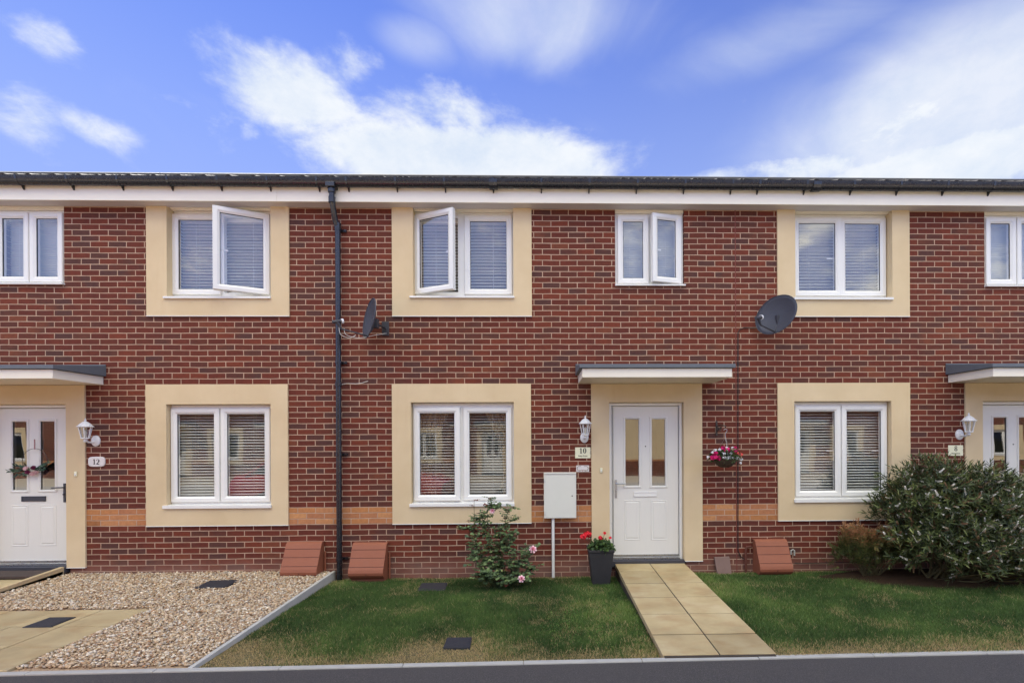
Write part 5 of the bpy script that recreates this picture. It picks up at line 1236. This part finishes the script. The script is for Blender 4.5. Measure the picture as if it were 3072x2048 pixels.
for (x0_, y0_, x1_, y1_, nn_) in ((270, 650, 90, 660, 46), (260, 640, 140, 610, 26), (260, 680, 140, 700, 22), (300, 660, 420, 585, 34), (320, 650, 385, 640, 18), (330, 630, 400, 600, 20)):
    a, b = Cw(x0_, y0_), Cw(x1_, y1_); dd = (b-a).normalized()
    for k in range(nn_):
        q = a.lerp(b, r_.random()); LP.append(q+Vector((0, r_.uniform(-.025, 0), 0))); s = r_.choice([-1, 1]); LD.append(dd*1.0+Vector((0, -.2, s*r_.uniform(.2, .9)))); LN.append(Vector((0, -1, r_.normal(0, .4)))); LL.append(r_.uniform(.035, .055))
LL = np.array(LL); leaves('greenery', np.array(LP), np.array(LD), np.array(LN), LL, LL*.3, M['euc'], r_.random(len(LL)), wr, fold=.1)
M['plum_petal'] = attr_mat('plum_petal', [(0, lin(84,22,52)), (1, lin(128,44,80))], .6, .2, .1); M['blush_petal'] = attr_mat('blush_petal', [(0, lin(206,160,162)), (1, lin(228,196,192))], .6, .2, .1)
for i, (x, y, rr, mt) in enumerate(((225, 640, .026, 'blush_petal'), (285, 635, .03, 'plum_petal'), (240, 675, .026, 'plum_petal'), (280, 685, .03, 'blush_petal'), (305, 672, .022, 'blush_petal'))):
    flower_head(wr, Cw(x, y, wy-.03), rr*.7, 9, .024, M[mt], 200+i, petals=5)

# ------------------------------------------------------------------ red hatchback parked left of the camera (mirrored in the panes)
car = empty('parked_car', (-4.78, -5.25, -.06), 'red hatchback parked on the road, mirrored in the downstairs panes', 'car')
cx0, cy0, cz0 = -4.78, -5.25, -.055
st2_scale = 1.12
st2 = [(-2.0, .42, .35, .55, .0), (-1.92, .68, .26, .72, .0), (-1.6, .82, .2, .84, .02), (-1.0, .86, .2, .90, .02), (-.2, .87, .2, .93, .02), (.7, .87, .2, .94, .02), (1.4, .85, .2, .95, .02), (1.8, .8, .24, .92, .02), (1.96, .66, .32, .8, .0)]
vs = []; K = 10
for (x, w, zb, zt_, e) in [(-q_[0],)+q_[1:] for q_ in st2]:
    pr = [(-w*.86, zb), (-w, zb+.12), (-w*1.02, (zb+zt_)/2), (-w*.97, zt_-.07), (-w*.86, zt_), (w*.86, zt_), (w*.97, zt_-.07), (w*1.02, (zb+zt_)/2), (w, zb+.12), (w*.86, zb)]
    vs += [(cx0+x*st2_scale, cy0+a, cz0+b*1.05) for a, b in pr]
m_ = MB(); m_.add(vs, [(i*K+k, i*K+(k+1) % K, (i+1)*K+(k+1) % K, (i+1)*K+k) for i in range(len(st2)-1) for k in range(K)]+[tuple(range(K)), tuple((len(st2)-1)*K+k for k in range(K))])
m_.build('body', M['car_red'], car, smooth=True)
gh = [(-1.05, .90, .78, .0), (-.45, 1.36, .62, 1), (.2, 1.44, .61, 1), (1.1, 1.40, .60, 1), (1.78, .98, .72, 0)]
vs = []
for (x, z, w, _) in [(-q_[0],)+q_[1:] for q_ in gh]: vs += [(cx0+x, cy0-w, cz0+z), (cx0+x, cy0+w, cz0+z)]
lo = [(-1.05, .78), (-.45, .80), (.2, .80), (1.1, .80), (1.78, .74)]
for (x, w) in [(-q_[0], q_[1]) for q_ in lo]: vs += [(cx0+x, cy0-w, cz0+.9), (cx0+x, cy0+w, cz0+.9)]
m_ = MB(); fs = []
for i in range(4):
    fs += [(2*i, 2*i+1, 2*i+3, 2*i+2), (2*i, 2*i+2, 10+2*i+2, 10+2*i), (2*i+1, 10+2*i+1, 10+2*i+3, 2*i+3)]
m_.add(vs, fs); m_.build('cabin_glass', M['car_glass'], car)
rfm = MB(); rfm.add([(cx0+.5, cy0-.625, cz0+1.375), (cx0+.5, cy0+.625, cz0+1.375), (cx0-.2, cy0+.62, cz0+1.46), (cx0-.2, cy0-.62, cz0+1.46), (cx0-1.16, cy0+.61, cz0+1.42), (cx0-1.16, cy0-.61, cz0+1.42)], [(0, 1, 2, 3), (3, 2, 4, 5)])
for s in (-1, 1):
    for (xa, za, xb_, zb_) in ((-1.05, .92, -.48, 1.37), (.2, .92, .2, 1.45), (1.76, .96, 1.14, 1.41)): rfm.tube([(cx0-xa, cy0+s*.79, cz0+za), (cx0-xb_, cy0+s*.625, cz0+zb_)], .03, 6)
rfm.build('roof_panel', M['car_red'], car)
for x in (-1.25, 1.25):
    for s in (-1, 1):
        wl = MB().lathe([(.2, 0), (.31, .0), (.32, .05), (.32, .15), (.31, .2), (.2, .2)], (cx0+x, cy0+s*.82+(.1 if s > 0 else .1), cz0+.32), 28, ax='y').build('tyre', M['tyre'], car, smooth=True)
        MB().lathe([(.001, 0), (.2, 0), (.2, .17), (.001, .17)], (cx0+x, cy0+s*.82+.1-.015, cz0+.32), 14, ax='y').build('wheel_rim', M['chrome'], car)
for s in (-1, 1):
    MB().sphere((cx0+1.84, cy0+s*.55, cz0+.66), .13, 12, 8, sc_=(.7, 1, .6)).build('headlight', M['white_metal'], car, smooth=True)
    MB().sphere((cx0-1.86, cy0+s*.6, cz0+.8), .12, 12, 8, sc_=(.5, .7, 1)).build('tail_light', M['red_petal'] if False else M['car_red'], car, smooth=True)

# rendered porch block over the road (mirrored in the number 10 door glass)
pb = empty('porch', (5.0, -17.0, -.05), 'cream rendered porch with brick base across the road, mirrored in the number 10 door glass', 'porch')
MB().box(3.3, 6.7, -17.45, -16.6, .70, 2.95).build('rendered_wall', M['render'], pb)
MB().box(3.28, 6.72, -17.45, -16.58, -.1, .698).build('brick_base', M['brick'], pb)
MB().box(3.15, 6.85, -17.45, -16.4, 2.952, 3.08).build('porch_roof', M['lead'], pb)

# ------------------------------------------------------------------ camera
cam = bpy.data.cameras.new('camera'); co = bpy.data.objects.new('camera', cam); COL.objects.link(co); sc.camera = co
cam.sensor_width = 36; cam.lens = 36*F_/3072; cam.shift_x = (1536-CX)/3072; cam.shift_y = (CY-1024)/3072; cam.clip_end = 2000; cam.clip_start = .05
xc = Vector((math.cos(YAW), -math.sin(YAW), 0)); fw = Vector((math.sin(YAW), math.cos(YAW), 0)); uz = Vector((0, 0, 1))
rt = xc*math.cos(ROLL)-uz*math.sin(ROLL); upv = xc*math.sin(ROLL)+uz*math.cos(ROLL)
mt = Matrix.Identity(4)
for i in range(3): mt[i][0] = rt[i]; mt[i][1] = upv[i]; mt[i][2] = -fw[i]; mt[i][3] = (0, -D_, H_)[i]
co.matrix_world = mt

# ------------------------------------------------------------------ light
SUN_EL, SUN_AZ = 50, -42          # azimuth measured from +y towards +x
sd_ = Vector((math.sin(R(SUN_AZ))*math.cos(R(SUN_EL)), math.cos(R(SUN_AZ))*math.cos(R(SUN_EL)), math.sin(R(SUN_EL))))
sl_ = bpy.data.lights.new('sun', 'SUN'); sl_.energy = 4.6; sl_.angle = R(.5); sl_.color = (1, .95, .87)
so = bpy.data.objects.new('sun', sl_); COL.objects.link(so); so.rotation_euler = sd_.to_track_quat('Z', 'Y').to_euler()
w = bpy.data.worlds.new('World'); sc.world = w; w.use_nodes = True; nt = w.node_tree; nt.nodes.clear()
class WT_(NT):
    def __init__(s, t): s.t = t; s.n = t.nodes; s.l = t.links
q = WT_(nt)
sky = q.N('ShaderNodeTexSky'); sky.sky_type = 'NISHITA'; sky.sun_disc = False; sky.sun_elevation = R(SUN_EL); sky.sun_rotation = R(SUN_AZ); sky.air_density = 1.0; sky.dust_density = 0.0; sky.ozone_density = 2.5
tc = q.N('ShaderNodeTexCoord'); dvec = tc.outputs['Generated']
SKY_STR = .10
tint = q.mix(1.0, sky.outputs[0], (.185, .29, .645, 1), 'MULTIPLY')
tint = q.mix(1.0, tint, (.20, .19, .12, 1), 'ADD')
s0_ = q.N('ShaderNodeSeparateXYZ'); q.L(dvec, s0_.inputs[0])
hz_ = q.N('ShaderNodeMapRange', interpolation_type='SMOOTHSTEP'); q.L(s0_.outputs[2], hz_.inputs[0]); hz_.inputs[1].default_value = .78; hz_.inputs[2].default_value = .30; hz_.inputs[3].default_value = 0; hz_.inputs[4].default_value = .8
tint = q.mix(hz_.outputs[0], tint, (1.48, 1.94, 3.45, 1))
# clouds: noise in direction space, gathered into banks fixed in the sky
sv = q.scalev(dvec, (1, 1, 1.9)); base_n = q.noise(sv, 5.2, 9, .58, .35); det = q.noise(q.scalev(dvec, (1, 1, 1.5)), 15, 8, .65, .2)
def bank(x, y, rx, ry, amp):
    """cloud bank centred on a sky direction"""
    r0 = Vector(ray(x*1.306, y*1.306)).normalized()
    sb = q.N('ShaderNodeVectorMath', operation='SUBTRACT'); q.L(dvec, sb.inputs[0]); sb.inputs[1].default_value = r0
    k = q.scalev(sb.outputs[0], (1126/rx*1.25, 1126/rx*1.25, 1126/ry*1.25)); ln = q.N('ShaderNodeVectorMath', operation='LENGTH'); q.L(k, ln.inputs[0])
    f = q.N('ShaderNodeMapRange', interpolation_type='SMOOTHSTEP'); q.L(ln.outputs['Value'], f.inputs[0]); f.inputs[1].default_value = 1.25; f.inputs[2].default_value = .1; f.inputs[3].default_value = 0; f.inputs[4].default_value = amp
    return f.outputs[0]
cum = None
for b in ((650, 205, 200, 105, .56), (780, 150, 110, 70, .36), (1010, 265, 250, 70, .42), (1080, 385, 430, 110, .80), (1620, 420, 260, 50, .42), (2120, 410, 480, 80, .72), (840, 290, 90, 50, .2), (60, 270, 90, 60, .3), (210, 300, 90, 40, .28), (110, 85, 70, 45, .3), (1830, 400, 260, 60, .45), (2050, 300, 200, 80, .35), (1480, 350, 110, 60, .22), (2250, 400, 260, 60, .4), (580, 295, 40, 30, .25)):
    v = bank(*b); cum = v if cum is None else q.math('MAXIMUM', cum, v)
wsp = None
for b in ((1200, 40, 420, 110, .5), (960, 90, 150, 60, .5), (2230, 250, 500, 190, .74), (1750, 110, 330, 60, .26), (2300, 110, 280, 80, .6), (2050, 340, 330, 130, .5)):
    v = bank(*b); wsp = v if wsp is None else q.math('MAXIMUM', wsp, v)
# sky behind the camera: broad cloud added out of view to light the facade
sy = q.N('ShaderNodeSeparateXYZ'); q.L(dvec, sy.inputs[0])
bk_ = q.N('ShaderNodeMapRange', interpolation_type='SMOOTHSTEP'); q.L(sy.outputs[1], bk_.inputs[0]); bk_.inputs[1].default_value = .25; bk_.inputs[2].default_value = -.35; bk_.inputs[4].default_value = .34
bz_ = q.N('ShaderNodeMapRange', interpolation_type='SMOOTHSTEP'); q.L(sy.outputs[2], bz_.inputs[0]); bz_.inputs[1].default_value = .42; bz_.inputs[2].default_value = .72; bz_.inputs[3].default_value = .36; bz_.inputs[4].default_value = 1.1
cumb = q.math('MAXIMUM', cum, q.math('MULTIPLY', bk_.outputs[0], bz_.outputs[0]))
def addk(a, k, c): n_ = q.math('MULTIPLY_ADD', a, k); n_.node.inputs[2].default_value = c; return n_
dens = q.math('ADD', q.math('ADD', addk(base_n, .95, -.475), addk(det, .42, -.21)), cumb)
mr = q.N('ShaderNodeMapRange', interpolation_type='SMOOTHSTEP'); q.L(dens, mr.inputs[0]); mr.inputs[1].default_value = .13; mr.inputs[2].default_value = .50
sw = q.noise(q.scalev(dvec, (1.2, 1.2, 2.6)), 3.0, 6, .5, .8)
dw = q.math('ADD', addk(sw, .7, -.35), wsp); mw = q.N('ShaderNodeMapRange', interpolation_type='SMOOTHSTEP'); q.L(dw, mw.inputs[0]); mw.inputs[1].default_value = .05; mw.inputs[2].default_value = .75; mw.inputs[4].default_value = .85
alpha = q.math('MAXIMUM', mr.outputs[0], mw.outputs[0])
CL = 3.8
bf = q.N('ShaderNodeMapRange', interpolation_type='SMOOTHSTEP'); q.L(sy.outputs[1], bf.inputs[0]); bf.inputs[1].default_value = .5; bf.inputs[2].default_value = .0; bf.inputs[3].default_value = 1; bf.inputs[4].default_value = 5.0  # gain added to unseen clouds behind and overhead, lighting the shaded facade and ground
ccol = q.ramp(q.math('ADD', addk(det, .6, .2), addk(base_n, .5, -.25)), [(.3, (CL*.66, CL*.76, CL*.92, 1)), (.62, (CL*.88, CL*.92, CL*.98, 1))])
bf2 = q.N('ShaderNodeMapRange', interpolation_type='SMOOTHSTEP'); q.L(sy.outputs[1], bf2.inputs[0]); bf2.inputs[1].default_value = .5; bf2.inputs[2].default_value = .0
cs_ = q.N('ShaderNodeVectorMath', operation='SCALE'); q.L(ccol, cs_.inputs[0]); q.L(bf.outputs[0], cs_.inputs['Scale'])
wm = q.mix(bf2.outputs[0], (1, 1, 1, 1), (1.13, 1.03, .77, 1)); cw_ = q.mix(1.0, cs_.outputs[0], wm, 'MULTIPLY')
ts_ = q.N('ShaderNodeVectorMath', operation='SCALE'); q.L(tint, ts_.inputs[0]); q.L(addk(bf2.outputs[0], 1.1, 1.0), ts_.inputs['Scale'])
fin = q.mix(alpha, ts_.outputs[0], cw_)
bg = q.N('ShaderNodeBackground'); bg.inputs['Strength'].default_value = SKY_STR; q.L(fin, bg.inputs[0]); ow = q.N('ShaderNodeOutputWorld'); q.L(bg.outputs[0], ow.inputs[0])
sc.view_settings.view_transform = 'Standard'; sc.view_settings.look = 'None'; sc.view_settings.gamma = 1; sc.view_settings.exposure = 1.43
sc.render.engine = 'CYCLES'; sc.cycles.max_bounces = 8; sc.cycles.transparent_max_bounces = 16
try: sc.cycles.use_denoising = True
except Exception: pass
